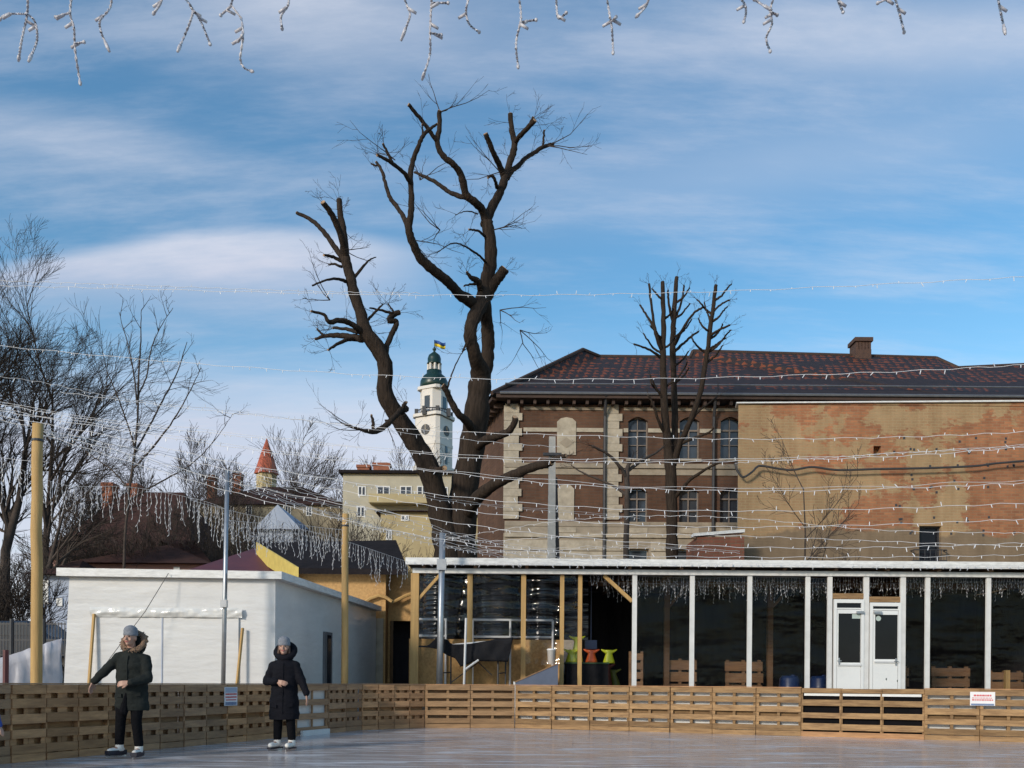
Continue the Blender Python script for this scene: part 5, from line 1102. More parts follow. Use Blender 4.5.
house('house', 'yellowish house with a long dark roof half hidden by twigs below the red spire', 190, 345, 505, 95, 12, 'town_dull', 'roof_brown', 3.2, 6, [(228, 234, 505, 515), (246, 252, 505, 515), (285, 291, 506, 516), (306, 312, 506, 516)], chim=((212, 476, 490, 8), (238, 474, 490, 8)))
t, x0, x1, ze = house('gabled_house', 'pale blue gabled house between the bare trees left of the slim timber pole', 251, 303, 530, 62, 8, 'town_blue', 'roof_brown', .1, 1)
mb = MB(); xm = (x0 + x1) / 2; mb.prism([(x0, 61.95, ze - .1), (x1, 61.95, ze - .1), (xm, 61.95, ze + 1.75)], [(x0, 70, ze - .1), (x1, 70, ze - .1), (xm, 70, ze + 1.75)]); rec(mb.build('gable', M['town_blue'], t))
t, x0, x1, ze = house('apartment_block', 'pale yellow apartment block with white windows below the clock tower', 342, 462, 474, 78, 12, 'town_cream', 'roof_dark', flat=True, cat='building',
    wins=[(358, 366, 486, 496), (377, 390, 486, 497), (400, 412, 486, 498), (417, 428, 486, 498), (357, 365, 506, 517), (440, 448, 487, 497)], chim=((364, 466, 474, 12), (382, 464, 474, 16)))
mb = MB(); c0, c1 = P(369, 500, 77).x, P(432, 500, 77).x; zz = P(400, 503, 77).z; mb.box(c0, c1, 76.9, 77.99, zz, zz + .1); mb.box(c0, c1, 76.8, 76.89, zz, zz + .75); mb.build('balcony', M['town_yellow'], t)
house('house', 'yellow house with a brown hip roof right before the apartment block', 380, 445, 512, 64, 8, 'town_yellow', 'roof_brown', .9, 2.2, [(401, 409, 515, 521), (386, 392, 530, 540)], zbase=-.3)
house('house', 'long yellow building glimpsed behind the big tree beside the brick building', 440, 486, 515, 70, 6, 'town_yellow', 'roof_brown', .4, 1)
# ---- town hall tower
D_T = 150.0; s_ = D_T / F; c = P(433.5, 470, D_T); cx = c.x; zt = lambda py: P(433, py, D_T).z
tw = thing('clock_tower', 'cream town hall clock tower with a green onion dome and a flag', 'tower', (cx, D_T, 0))
def block(mb, w_, z0, z1, ch=.22):
    pts = [(-1, -1 + ch), (-1 + ch, -1), (1 - ch, -1), (1, -1 + ch), (1, 1 - ch), (1 - ch, 1), (-1 + ch, 1), (-1, 1 - ch)]; a = R(-28)
    q = [((x * math.cos(a) - y * math.sin(a)) * w_ + cx, (x * math.sin(a) + y * math.cos(a)) * w_ + D_T) for x, y in pts]
    mb.prism([(x, y, z0) for x, y in q], [(x, y, z1) for x, y in q])
mb = MB(); block(mb, 14.8 * s_, 0, zt(420.5)); rec(mb.build('shaft', M['tower_white'], tw))
mb = MB(); block(mb, 16.5 * s_, 0, zt(468), .2); rec(mb.build('base', M['tower_white'], tw))
for py, k in ((419.5, 16.6), (448, 15.2), (392, 13.2)):
    mb = MB(); block(mb, k * s_, zt(py), zt(py) + .5); rec(mb.build('cornice', M['tower_white'], tw))
mb = MB(); block(mb, 12.3 * s_, zt(420), zt(391.5), .5); ut = rec(mb.build('belfry', M['tower_white'], tw))
a_ = R(-28); fn = Vector((math.sin(a_), -math.cos(a_), 0)); fr_ = Vector((math.cos(a_), math.sin(a_), 0))
def on_face(mb, side, du, z, w_, h, off, arch=False):
    n, r_ = (fn, fr_) if side == 0 else (fr_, -fn)
    o = Vector((cx, D_T, 0)) + n * off + r_ * (du - w_ / 2) + Vector((0, 0, z)); mb.obox(o, r_ * w_, -n * .12, Vector((0, 0, h)))
for side in (0, 1):
    mb = MB(); on_face(mb, side, 0, zt(411), 1.0, 2.0, 12.3 * s_ + .06); rec(mb.build('arched_opening', M['window_glass'], ut))
    mb = MB(); n, r_ = (fn, fr_) if side == 0 else (fr_, -fn); o = Vector((cx, D_T, 0)) + n * (14.8 * s_ + .1); R_ = .85
    mb.prism([o + r_ * R_ * math.cos(i * .3927) + Vector((0, 0, zt(433) + R_ * math.sin(i * .3927))) for i in range(16)], [o - n * .15 + r_ * R_ * math.cos(i * .3927) + Vector((0, 0, zt(433) + R_ * math.sin(i * .3927))) for i in range(16)]); cf = rec(mb.build('clock', M['dark_metal'], tw))
    mb = MB(); o2 = o + n * .03
    mb.bar(o2 + Vector((0, 0, zt(433))), o2 + Vector((0, 0, zt(433) + .85)), .12, .05); mb.bar(o2 + Vector((0, 0, zt(433))), o2 + r_ * .55 + Vector((0, 0, zt(433) - .25)), .12, .05); rec(mb.build('hands', M['stone'], cf))
    for py in (455, 466): mb = MB(); on_face(mb, side, 0, zt(py), .7, 1.2, 14.8 * s_ + .06); rec(mb.build('window', M['window_glass'], tw))
mb = MB(); k = 17.2 * s_
cs = [Vector((cx, D_T, 0)) + fn * k * math.cos(i * math.pi / 4) * 1.02 + fr_ * k * math.sin(i * math.pi / 4) * 1.02 for i in range(9)]
for i in range(8):
    for z in (zt(412.5), zt(416)): mb.tube([cs[i] + Vector((0, 0, z)), cs[i + 1] + Vector((0, 0, z))], .09, 5)
    for q in range(5): p = cs[i].lerp(cs[i + 1], q / 5); mb.tube([p + Vector((0, 0, zt(419))), p + Vector((0, 0, zt(412.5)))], .06, 4)
for i in range(8): mb.box(cs[i].x - .3, cs[i].x + .3, cs[i].y - .3, cs[i].y + .3, zt(419), zt(411))
mb.build('balcony', M['dark_metal'], tw)
zz = zt(391.3); mb = MB(); mb.lathe((cx, D_T, 0), [(11 * s_, zz), (13.6 * s_, zz + .5), (14.2 * s_, zt(386)), (13.8 * s_, zt(382)), (11.5 * s_, zt(377.5)), (8.5 * s_, zt(375)), (7.6 * s_, zt(373.8)), (7.6 * s_, zt(371.2)), (6.6 * s_, zt(371))], 24); mb.build('dome', M['copper_green'], tw, smooth=True)
mb = MB()
for i in range(8):
    g = i * math.pi / 4 + .2; mb.tube([(cx + 6 * s_ * math.cos(g), D_T + 6 * s_ * math.sin(g), zt(371.2)), (cx + 6 * s_ * math.cos(g), D_T + 6 * s_ * math.sin(g), zt(364.5))], .22, 6)
mb.lathe((cx, D_T, 0), [(3.4 * s_, zt(371)), (3.4 * s_, zt(364.5))], 12); mb.build('lantern', M['tower_white'], tw)
mb = MB(); mb.lathe((cx, D_T, 0), [(7.4 * s_, zt(364.6)), (7.4 * s_, zt(363.6)), (6.6 * s_, zt(362.5)), (6.8 * s_, zt(359)), (5.6 * s_, zt(355.5)), (2.6 * s_, zt(353)), (1.2 * s_, zt(352)), (1.0 * s_, zt(351)), (1.9 * s_, zt(350)), (2.0 * s_, zt(349)), (1.2 * s_, zt(348)), (.3 * s_, zt(347)), (.3 * s_, zt(340))], 20); mb.build('cupola', M['copper_green'], tw, smooth=True)
for nm, m_, z0, z1 in (('upper', 'flag_blue', 343.3, 340), ('lower', 'flag_yellow', 346.2, 343.3)):
    mb = MB(); nx = 10
    for k in range(2):
        for i in range(nx + 1): mb.v.append((cx + .05 + i * 10.5 * s_ / nx, D_T + .35 * math.sin(i * .9), zt(z0 if k == 0 else z1) - .05 * i + .15 * math.sin(i * .8)))
    for i in range(nx): mb.f.append((i, i + 1, i + nx + 2, i + nx + 1)); mb.m.append(0)
    o = mb.build('flag', M[m_], tw, smooth=True); o.modifiers.new('solid', 'SOLIDIFY').thickness = .04
# red spire
D_S = 140.0; c = P(266.5, 473, D_S); mb = MB(); a = 11.5 * D_S / F; zz = P(266, 473, D_S).z; tp = P(266.5, 438.5, D_S).z
t = thing('spire', 'pointed red tiled spire rising above the roofs left of the round bare tree', 'spire', (c.x, D_S, 0))
mb.lathe((c.x, D_S, 0), [(a * 1.06, zz - .2), (a, zz), (a * .55, zz + (tp - zz) * .5), (.05, tp)], 6, rot=.3); mb.build('roof', M['roof_red'], t); mb = MB(); mb.lathe((c.x, D_S, 0), [(a * .85, 0), (a * .85, zz - .21)], 6, rot=.3); mb.build('shaft', M['town_yellow'], t)
# ---- the far left corner: white sheet fence, parked car, dark fence, pale wall
pts = [P(-40, 668, 15.6), P(10, 655, 15.8), P(40, 645, 16), P(62, 638, 16.2)]
mb = MB(); n_ = 24
for k in range(7):
    for i in range(n_ + 1):
        f_ = i / n_ * 3; j = min(2, int(f_)); p = pts[j].lerp(pts[j + 1], f_ - j); zt2 = p.z; z = zt2 + (.4 - zt2) * k / 6
        mb.v.append((p.x, p.y + .08 * noise.noise((i * .5, k * .5, 2)), z))
for k in range(6):
    for i in range(n_): a = k * (n_ + 1) + i; mb.f.append((a, a + 1, a + n_ + 2, a + n_ + 1)); mb.m.append(0)
o = mb.build('tarp', M['tarp_white'], None, (pts[1].x, pts[1].y, .4), smooth=True); o.modifiers.new('solid', 'SOLIDIFY').thickness = .01
tag(o, 'slack white sheet strung up left of the thick timber pole', 'sheet')
x = P(6, 650, 15.5).x; mb = MB(); mb.tube([(x, 15.5, 0), (x, 15.5, P(6, 650, 15.5).z)], .05, 6); tag(mb.build('stake', M['roof_maroon'], None, (x, 15.5, 0)), 'dark red stake in front of the slack white sheet', 'stake')
xw0, xw1 = P(38, 600, 33).x, P(72, 600, 33).x
house('outbuilding', 'small pale grey outbuilding behind the thick timber pole', 40, 70, 575, 33, 4, 'town_blue', 'roof_brown', .8, .5, [(44, 49, 580, 604), (57, 63, 598, 606)])
cx0, yc = P(12, 635, 26).x, 26.0; zc = P(12, 660, 26).z
t = thing('parked_car', 'dark parked car half hidden behind the fence left of the thick timber pole', 'car', (cx0, yc, zc - .35))
prof = [(-2.1, .35), (-2.1, .8), (-1.7, .95), (-.9, 1.0), (-.4, 1.42), (.9, 1.45), (1.5, 1.0), (2.0, .9), (2.1, .4)]
mb = MB(); mb.prism([(cx0 + a, yc - .85, zc - .35 + b) for a, b in prof], [(cx0 + a, yc + .85, zc - .35 + b) for a, b in prof]); o = rec(mb.build('body', M['car_paint'], t)); bv = o.modifiers.new('b', 'BEVEL'); bv.width = .12; bv.segments = 3
mb = MB(); pr = [(-.72, 1.02), (-.36, 1.36), (.84, 1.38), (1.28, 1.02)]; mb.prism([(cx0 + a, yc - .87, zc - .35 + b) for a, b in pr], [(cx0 + a, yc - .852, zc - .35 + b) for a, b in pr]); rec(mb.build('side_window', M['window_glass'], t))
for a in (-1.35, 1.3):
    for yy in (-.86, .68):
        mb = MB(); mb.tube([(cx0 + a, yc + yy, zc - .02), (cx0 + a, yc + yy + .18, zc - .02)], .33, 18); o = mb.build('wheel', M['rubber'], t); mb = MB(); mb.tube([(cx0 + a, yc + yy - .012, zc - .02), (cx0 + a, yc + yy + .1, zc - .02)], .2, 14); mb.build('rim', M['metal'], o)
t = thing('fence', 'dark wire fence in front of the parked car at the far left', 'fence', (P(20, 650, 21).x, 21, .5)); mb = MB()
for i in range(40):
    p = P(-60 + i * 3.2, 640, 21); mb.tube([(p.x, 21, .3), (p.x, 21, P(20, 622, 21).z)], .012, 4)
for py in (624, 640, 655): mb.tube([P(-60, py, 21), P(66, py, 21)], .018, 4)
mb.build('mesh_panel', M['dark_metal'], t)
for px in (-20, 12, 44): p = P(px, 640, 21); mb = MB(); mb.tube([(p.x, 20.98, .2), (p.x, 20.98, P(20, 619, 21).z)], .045, 6); mb.build('post', M['dark_metal'], t)

# ------------------------------------------------------------------ trees
def grow(mt, mc, p, d, ln, r, lev, maxl, rr, up=.12, wind=Vector((0, 0, 0)), nch=(4, 6), ratio=.55, ang=(.4, .8), wob=.16, rmin=.006, tip=.25, start=.28):
    n = max(3, int(5 - lev * .4)); pts = [p.copy()]; rad = [r]; q = p.copy(); dd = d.copy()
    for i in range(n):
        dd = (dd + Vector((rr.gauss(0, wob), rr.gauss(0, wob), rr.gauss(0, wob) + up * (.5 if lev == 0 else 1))) + wind * (.3 + .3 * lev)).normalized()
        q = q + dd * ln / n; pts.append(q.copy()); rad.append(max(rmin, r * (1 - (1 - tip) * (i + 1) / n)))
    (mt if lev == 0 else mc).tube(pts, rad, 8 if lev == 0 else (6 if lev == 1 else (4 if lev == 2 else 3)), cap=lev < 2)
    if lev >= maxl: return
    k = rr.randint(*nch)
    for c in range(k):
        f = (start + (1 - start) * (c + rr.random()) / k) if lev == 0 else (.15 + .85 * (c + rr.random()) / k)
        f = min(f, .99); i = min(n - 1, int(f * n)); t = f * n - i; b = pts[i].lerp(pts[i + 1], t); ax = (pts[i + 1] - pts[i]).normalized()
        side = ax.orthogonal().normalized(); side = Matrix.Rotation(rr.uniform(0, 6.283), 3, ax) @ side; a = rr.uniform(*ang)
        nd = (ax * math.cos(a) + side * math.sin(a)).normalized(); rb = rad[i] * rr.uniform(.5, .72)
        grow(mt, mc, b, nd, ln * ratio * rr.uniform(.75, 1.2) * (1.15 - .45 * f), max(rmin, rb), lev + 1, maxl, rr, up, wind, nch, ratio, ang, wob, rmin, tip, start)
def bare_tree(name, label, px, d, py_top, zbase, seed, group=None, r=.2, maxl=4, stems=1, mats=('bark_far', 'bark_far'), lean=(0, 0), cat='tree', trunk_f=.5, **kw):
    b = P(px, 600, d); b.z = zbase; H = P(px, py_top, d).z - zbase; rr = random.Random(seed)
    t = thing(name, label, cat, tuple(b), group); mt, mc = MB(), MB()
    for s in range(stems):
        a = rr.uniform(0, 6.28); sp_ = .25 if stems > 1 else 0
        dr = Vector((lean[0] + sp_ * math.cos(a), lean[1] + sp_ * math.sin(a), 1)).normalized()
        grow(mt, mc, b + Vector((.12 * math.cos(a), .12 * math.sin(a), 0)) * (stems > 1) - Vector((0, 0, .2)), dr, H * trunk_f * rr.uniform(.85, 1.1), r * (1 if stems == 1 else .7), 0, maxl, rr, **kw)
    mt.build('trunk', M[mats[0]], t, smooth=True); mc.build('crown', M[mats[1]], t, smooth=False)
    return t
# the big pollarded tree: limbs traced, each with its own depth
DT = 28.0
SC = DT / F * .90
base = P(452, 560, DT)
bt = thing('pollarded_tree', 'huge dark tree with hard pruned forking limbs standing before the brick building', 'tree', (base.x, DT, 0))
mt, mc, mk = MB(), MB(), []
rr = random.Random(21)
ENDS = []
def cuts(lst, m, parent):
    for a, b in lst:
        x = MB(); x.tube(a, b, 8); x.build('cut_face', m, parent)
def limb(mb, pts, n=None, cut=True, jit=.35):
    """pts: (px, py, radius in px, depth offset)"""
    q = fit(pts, max(10, 5 * len(pts)))
    W_ = [P(a + rr.uniform(-jit, jit), b + rr.uniform(-jit, jit), DT + e) for a, b, c, e in q]; rad = [c * SC * rr.uniform(.93, 1.08) for a, b, c, e in q]
    mb.tube(W_, rad, 10 if pts[0][2] > 5 else 7)
    if cut:
        d = (W_[-1] - W_[-2]).normalized(); mk.append(([W_[-1] - d * .03, W_[-1] + d * .012], [rad[-1] * .9] * 2))
    ENDS.append((W_, rad))
limb(mt, [(452, 700, 20, 0), (450, 600, 18, 0), (447, 548, 15, 0), (441, 513, 13.5, 0), (427.4, 466, 11.5, -.3), (411, 436.8, 10.5, -.5), (396.5, 415, 9.5, -.7), (385, 393, 8.6, -.9), (385.5, 367.5, 8, -1), (378, 349, 8.2, -1.1), (365.4, 331.7, 7.5, -1.2), (361.3, 315, 6, -1.2), (353, 290, 5.6, -1.2), (350.5, 277.5, 5.6, -1.1), (346, 261, 5, -1), (344.3, 244, 4.5, -.9), (342.5, 227.5, 3.9, -.8), (340.5, 214, 3.2, -.8), (339, 200, 3, -.7)])
limb(mc, [(346, 258, 4, -1), (341, 236, 3.6, -1.4), (332, 215, 3.1, -1.8), (322.7, 202, 2.8, -2.1)])
limb(mc, [(348, 270, 3.4, -1), (342, 257.7, 3.2, -1), (330, 240, 2.8, -.6), (321.7, 229.6, 2.5, -.4), (311, 220, 2.2, -.2), (296.7, 213, 1.9, 0)])
limb(mc, [(343, 262, 2, -1), (333, 257, 1.7, -1.2), (323.7, 255, 1.3, -1.5)]); limb(mc, [(342, 267, 1.5, -1), (334, 264, 1.2, -.9), (329, 265, .8, -.7)])
limb(mc, [(349, 283, 2, -1.1), (340, 279.5, 1.6, -1.5), (329, 279.5, 1.2, -1.9), (312, 285.5, .9, -2.2)], cut=False)
limb(mc, [(354, 278, 1.8, -1.1), (362, 268, 1.4, -1), (369.6, 260, .9, -.8), (376, 257, .5, -.7)], cut=False)
limb(mc, [(363, 333, 4, -1.2), (356, 327, 3.2, -1.5), (348, 322.5, 2.8, -1.7), (338, 320.5, 2.8, -2), (329, 322, 2.2, -2.3), (324, 315, 1.6, -2.4), (311, 311, 1.1, -2.6)])
limb(mc, [(362, 339, 4, -1.2), (352, 337, 3.2, -.8), (338, 335.5, 2.9, -.4), (326, 336, 2.2, -.1), (315.4, 339, 1.5, .1)]); limb(mc, [(324, 336, 1.6, -.1), (320, 332, 1.2, -.1), (317, 329, 1, -.1)])
limb(mc, [(356, 339, 2.6, -1), (346, 340, 2, -1.3), (336, 345, 1.6, -1.6), (328, 350, 1.1, -1.8)])
limb(mc, [(358, 332, 2.4, -1.2), (346, 329, 1.8, -.8), (333, 328, 1.2, -.6)])
limb(mc, [(383, 366, 4.4, -1), (386, 349, 3.4, -.8), (391, 336, 3, -.6), (395.5, 327, 3, -.5), (396, 321.5, 2.8, -.5), (389.5, 321, 2.9, -.6), (391, 316.5, 3, -.5), (399.5, 312, 2.8, -.4)])
limb(mc, [(393, 314, 1.8, -.5), (382, 310.5, 1.3, -.7), (369.6, 308, .8, -.9)], cut=False); limb(mc, [(395, 314, 1.2, -.5), (388, 304, .8, -.4)], cut=False); limb(mc, [(368, 320, 1.6, -1.1), (377, 310, 1.2, -1), (383, 304, .8, -1)], cut=False)
limb(mc, [(406, 409, 4, -.6), (401, 410, 3.2, -1), (393, 418.5, 2.8, -1.5), (384, 427, 3, -1.8), (374.6, 431.5, 2.8, -2.1), (362, 430, 1.6, -2.4), (350, 426, 1, -2.6), (340, 422, .6, -2.8)], cut=False)
limb(mc, [(373, 430, 2, -2.1), (373, 422, 1.6, -2.1), (371, 415, 1.3, -2.1)])
limb(mc, [(402, 411, 2, -1), (404, 405, 2, -1), (406, 402, 1.8, -1)])
# right hand leader
limb(mt, [(462, 700, 24, .3), (460, 600, 22, .3), (458.5, 540, 19, .3), (464, 490, 16, .3), (473, 440, 14, .3), (478, 400, 13, .3), (480.5, 375, 11.5, .3), (475, 355, 7.5, -.3), (470, 335, 7, -.5), (474, 318, 7.5, -.3), (483, 298, 8.8, .2), (487.5, 280, 8, .3), (490.4, 262, 7.4, .3), (490.4, 243, 6.9, .3), (487, 222, 6.5, .3)], cut=False)
limb(mt, [(478, 400, 9, .8), (485, 372, 8, .9), (488, 350, 7.4, 1), (487.5, 330, 7.2, .9), (485, 310, 7.4, .5), (484, 294, 7, .3)], cut=False)
limb(mt, [(485.5, 226, 6, .3), (490, 211, 5.4, .4), (497.5, 197.5, 5, .5), (503, 184, 4.6, .6), (506, 174.6, 4.2, .7), (511, 159, 3.8, .8), (514.5, 146, 3.6, .9), (512, 131, 3.2, 1), (510.2, 114, 2.9, 1)])
limb(mc, [(515, 143, 3, .9), (520, 136, 2.8, .6), (527, 128.5, 2.7, .3), (535, 120, 2.5, .1)]); limb(mc, [(527, 129, 1.8, .3), (531, 121.5, 1.7, .2), (533.5, 117.5, 1.6, .2)])
limb(mc, [(507, 178, 3.4, .7), (512, 171, 3, .9), (519, 165, 2.9, 1.2), (525, 158.5, 2.6, 1.5), (532, 154, 2.5, 1.8), (543.4, 147, 2.2, 2.1), (553, 144, 1.9, 2.4)]); limb(mc, [(543, 147.5, 1.5, 2.1), (543.5, 140, 1.3, 2.1), (544.3, 130, 1.2, 2.1)])
limb(mc, [(503.5, 176, 3.8, .7), (499, 165, 3.3, .4), (493, 152, 3, 0), (489, 142, 2.9, -.2), (485.5, 134, 2.9, -.4)])
limb(mc, [(497, 188, 2, .5), (495, 180, 1.8, .2), (492, 176, 1.6, .1), (488, 177.5, 1.3, 0)])
limb(mt, [(486, 222, 5, .3), (481.5, 209, 4.6, .1), (475, 202, 4.4, -.2), (466, 194.6, 4.2, -.4), (463, 182, 3.9, -.6), (459, 171, 3.6, -.8), (452, 163, 3.3, -1), (443, 155.5, 3.1, -1.1), (437.5, 143, 2.9, -1.2), (439.5, 127, 2.6, -1.2), (439.5, 111, 2.4, -1.3)])
limb(mc, [(437.5, 142, 2.4, -1.2), (431, 133, 2.3, -1.4), (423, 122, 2.1, -1.6), (415, 112.5, 1.9, -1.8), (408.7, 104.5, 1.9, -2)])
limb(mc, [(469, 198, 3, -.3), (459, 196, 2.7, -.1), (448.8, 191.7, 2.4, .2), (440, 185, 2.3, .4), (431.6, 180, 2, .6), (422, 175.5, 1.7, .8), (414.4, 172, 1.3, 1)])
# limb going out to the left
limb(mt, [(480, 312, 7, .3), (471, 302, 6.2, -.2), (460, 295, 5.6, -.6), (453, 287, 5.4, -1), (446, 280, 5, -1.3), (432, 269, 4.8, -1.7), (420, 257.6, 4.5, -2), (413, 243, 4.1, -2.3), (408.7, 229, 3.7, -2.5), (411, 212, 3.2, -2.6), (411.4, 195, 2.9, -2.6), (410.5, 176, 2.8, -2.7), (413, 161, 2.5, -2.7), (418, 147, 2.3, -2.8), (423, 136, 2, -2.8), (430, 129, 1.5, -2.8), (437, 124, 1.1, -2.8)])
limb(mc, [(408, 229, 2.9, -2.5), (404, 217.5, 2.5, -2.2), (397, 207, 2.3, -2), (390, 197.5, 2.2, -1.8), (386, 186, 2, -1.6), (383, 174.6, 1.8, -1.4), (380, 167, 1.6, -1.3), (376.5, 162.5, 1.5, -1.2)]); limb(mc, [(379, 166, 1.1, -1.2), (374, 165, .9, -1.2), (371, 163.5, .8, -1.1)])
limb(mc, [(410.5, 183, 2.3, -2.7), (405, 174, 2.1, -3), (397, 167, 1.9, -3.3), (387, 160, 1.7, -3.6), (377, 155, 1.4, -3.8)]); limb(mc, [(393, 164, 1.5, -3.4), (388, 154, 1.3, -3.5), (383, 143.5, 1.1, -3.6)])
limb(mc, [(423, 138, 1.2, -2.8), (422.5, 130, .9, -2.8), (422, 124, .7, -2.8)])
# stubs, knobs and low limbs
limb(mc, [(487, 298, 6, .3), (493, 285, 5.6, .2), (499, 277, 5.5, .1), (505, 268.5, 5.4, 0)])
limb(mc, [(481, 292, 4, .2), (479, 283, 3.6, -.2), (475, 279.5, 3.4, -.4), (470, 277, 2.2, -.6), (467, 272, 1.5, -.7)]); limb(mc, [(476, 284, 1.6, -.4), (469, 284.5, 1.1, -.6), (464, 286, .8, -.7)])
limb(mc, [(487, 264, 1.4, .2), (480, 256, 1.2, -.2), (472, 250.5, 1.1, -.5), (464, 246, .9, -.8), (454.5, 243, .7, -1), (445, 247, .5, -1.2), (437, 253, .4, -1.3)], cut=False)
limb(mc, [(485, 236, 1.5, .2), (478, 231, 1.3, -.1), (469, 229.5, 1, -.3)]); limb(mc, [(478, 214, .8, 0), (467, 211, .6, -.3), (455, 215, .4, -.5)], cut=False)
limb(mc, [(474, 433, 5.5, .2), (467, 422, 4.4, -.4), (458.4, 414, 3.9, -.8), (451, 401, 3.4, -1), (446.5, 391, 3, -1.2), (443, 385.5, 3, -1.3)])
limb(mc, [(446, 392, 1.2, -1.2), (450, 380, .9, -1.2), (455, 366, .7, -1.1), (462, 353, .5, -1), (468, 343, .4, -.9)], cut=False)
limb(mc, [(476, 447, 6, .2), (486, 440, 5, -.5), (498, 436, 4.3, -1), (508, 432, 3.8, -1.4), (513.5, 425, 3.4, -1.6), (515.5, 417, 3.2, -1.7)])
limb(mc, [(466, 516, 9, .2), (474, 502, 7.6, -.5), (484, 492, 6.6, -1), (497, 483, 6, -1.4), (513, 475.5, 5.4, -1.8), (528, 469, 4.8, -2.1), (542, 464.5, 4.3, -2.4), (552, 462, 4, -2.6)]); limb(mc, [(546, 464, 3, -2.4), (557, 458, 2.6, -2.8), (566, 456, 2.3, -3)])
limb(mc, [(428, 468, 4, -.3), (436, 470, 3.4, -.8), (445, 468, 2.8, -1.2)])
# fine regrowth round the cuts and along the limbs
mtw = MB()
def spray(p, d, ln, n, r=.012):
    for i in range(n):
        dd = (d + Vector((rr.gauss(0, .6), rr.gauss(0, .6), rr.gauss(0, .45) + .1))).normalized()
        grow(mtw, mtw, p, dd, ln * rr.uniform(.5, 1.2), r, 1, 3, rr, up=.05, nch=(2, 3), ratio=.55, ang=(.35, .8), wob=.12, rmin=.0035)
for W_, rad in ENDS:
    if rad[-1] < .2:
        if rr.random() < (.75 if W_[-1].z > 8 else .4):
            d = (W_[-1] - W_[-3]).normalized(); spray(W_[-1] - d * .05, d, .65, 2, .006)
            for k in range(max(1, len(W_) // 9)):
                i = rr.randrange(len(W_) // 3, len(W_)); a = rr.uniform(0, 6.28); sd2 = Vector((math.cos(a), math.sin(a) * .6, rr.uniform(-.3, .5))); spray(W_[i], sd2.normalized(), .75, 1, .007)
for px, py, ex, ey in ((520, 330, 1.0, -.3), (500, 310, 1, .0), (493, 230, 1, .1), (345, 250, 1, .15), (330, 300, -1, .5), (440, 230, -1, .3), (412, 240, 1, -.8), (548, 146, 1, -.3), (440, 112, .7, .9), (500, 172, -1, .2), (462, 352, .7, .7), (385, 420, .6, -1), (360, 430, -1, .2), (420, 180, .8, .8), (395, 160, -.7, .7)):
    spray(P(px, py, DT - .5), Vector((ex, rr.uniform(-.3, .3), ey)).normalized(), 1.5, 3, .016)
mt.build('trunk', M['bark'], bt, smooth=True); mc.build('limbs', M['bark'], bt, smooth=True); cuts(mk, M['cut_wood'], bt); mtw.build('crown', M['twig'], bt)
# second pollard before the brick building, and the small one beside it
DT = 44.0; SC = DT / F * .68; b = P(672, 560, DT)
t2 = thing('pollarded_tree', 'slender tree with three pruned upright stems before the tiled roof', 'tree', (b.x, DT, 0)); mt, mc, mk, mtw = MB(), MB(), [], MB(); ENDS = []
limb(mt, [(674, 690, 10.5, 0), (672, 600, 10, 0), (672, 559, 9.2, 0), (672, 518, 8.2, 0), (670.5, 470, 8.5, 0), (668, 446, 6.8, 0), (665, 413.5, 5.5, -.3), (663, 361, 4.6, -.6), (663.5, 320, 3.6, -.7), (662.6, 282, 3, -.8)])
limb(mt, [(671, 470, 6, 0), (674, 440, 5.4, .3), (674.7, 413, 5, .5), (672.7, 353, 4.5, .8), (674, 315, 3.7, .8), (676.5, 277, 3.1, .9)])
limb(mt, [(673, 466, 5, 0), (679, 446, 4.5, -.4), (687, 428, 4.1, -.8), (699, 397, 3.9, -1.2), (706, 361, 3.5, -1.4), (711, 324, 3.2, -1.5), (714, 300, 2.8, -1.5), (716, 285, 2.6, -1.5)])
for q in ([(663, 352, 3.4, -.6), (656.5, 337, 2.5, -1), (652, 310, 1.9, -1.2), (649, 284, 1.6, -1.3)], [(662, 345, 2.4, -.6), (652.5, 325, 1.9, -.2), (645, 313, 1.5, 0), (640, 305, 1.3, .1)], [(661, 358, 2.2, -.6), (650, 350, 1.7, -1), (634, 344, 1.2, -1.4)],
          [(674, 345, 3, .8), (680, 334, 2.4, .4), (687, 322, 2, .1), (694, 313, 1.7, -.1), (703.5, 307, 1.5, -.3)], [(674, 352, 2.4, .8), (684, 343, 2, 1.1), (692, 336, 1.7, 1.3), (698.5, 331.5, 1.4, 1.5)], [(675, 330, 2.4, .8), (669, 305, 1.8, .6), (668, 290, 1.5, .5)], [(675, 320, 2, .8), (682, 300, 1.6, 1), (684, 285, 1.3, 1)],
          [(711, 335, 2.2, -1.5), (719, 330, 1.7, -1.8), (730, 325, 1.3, -2)], [(709, 350, 2, -1.5), (717, 344, 1.5, -1.2), (725.5, 338, 1.2, -1)], [(713, 312, 1.8, -1.5), (720, 305, 1.4, -1.6), (729.5, 300, 1.1, -1.7)], [(711, 322, 1.6, -1.5), (707, 312, 1.2, -1.4), (704.5, 302, .9, -1.3)],
          [(667, 437, 3, 0), (658, 420, 2.2, -.6), (653, 404, 1.7, -.9), (648, 395, 1.4, -1)], [(680, 444, 2.6, -.4), (695, 438, 2, -1), (708, 433, 1.6, -1.3), (714, 428, 1.3, -1.5)], [(664, 400, 2, -.4), (655, 386, 1.5, -.8), (650, 375, 1.1, -1)], [(689, 424, 2, -.8), (700, 410, 1.6, -.5), (716, 398, 1.2, -.2)], [(673, 500, 3, 0), (690, 480, 2.4, -.8), (712, 466, 1.8, -1.4), (722, 462, 1.2, -1.6)]):
    limb(mc, q)
rl = random.Random(4)
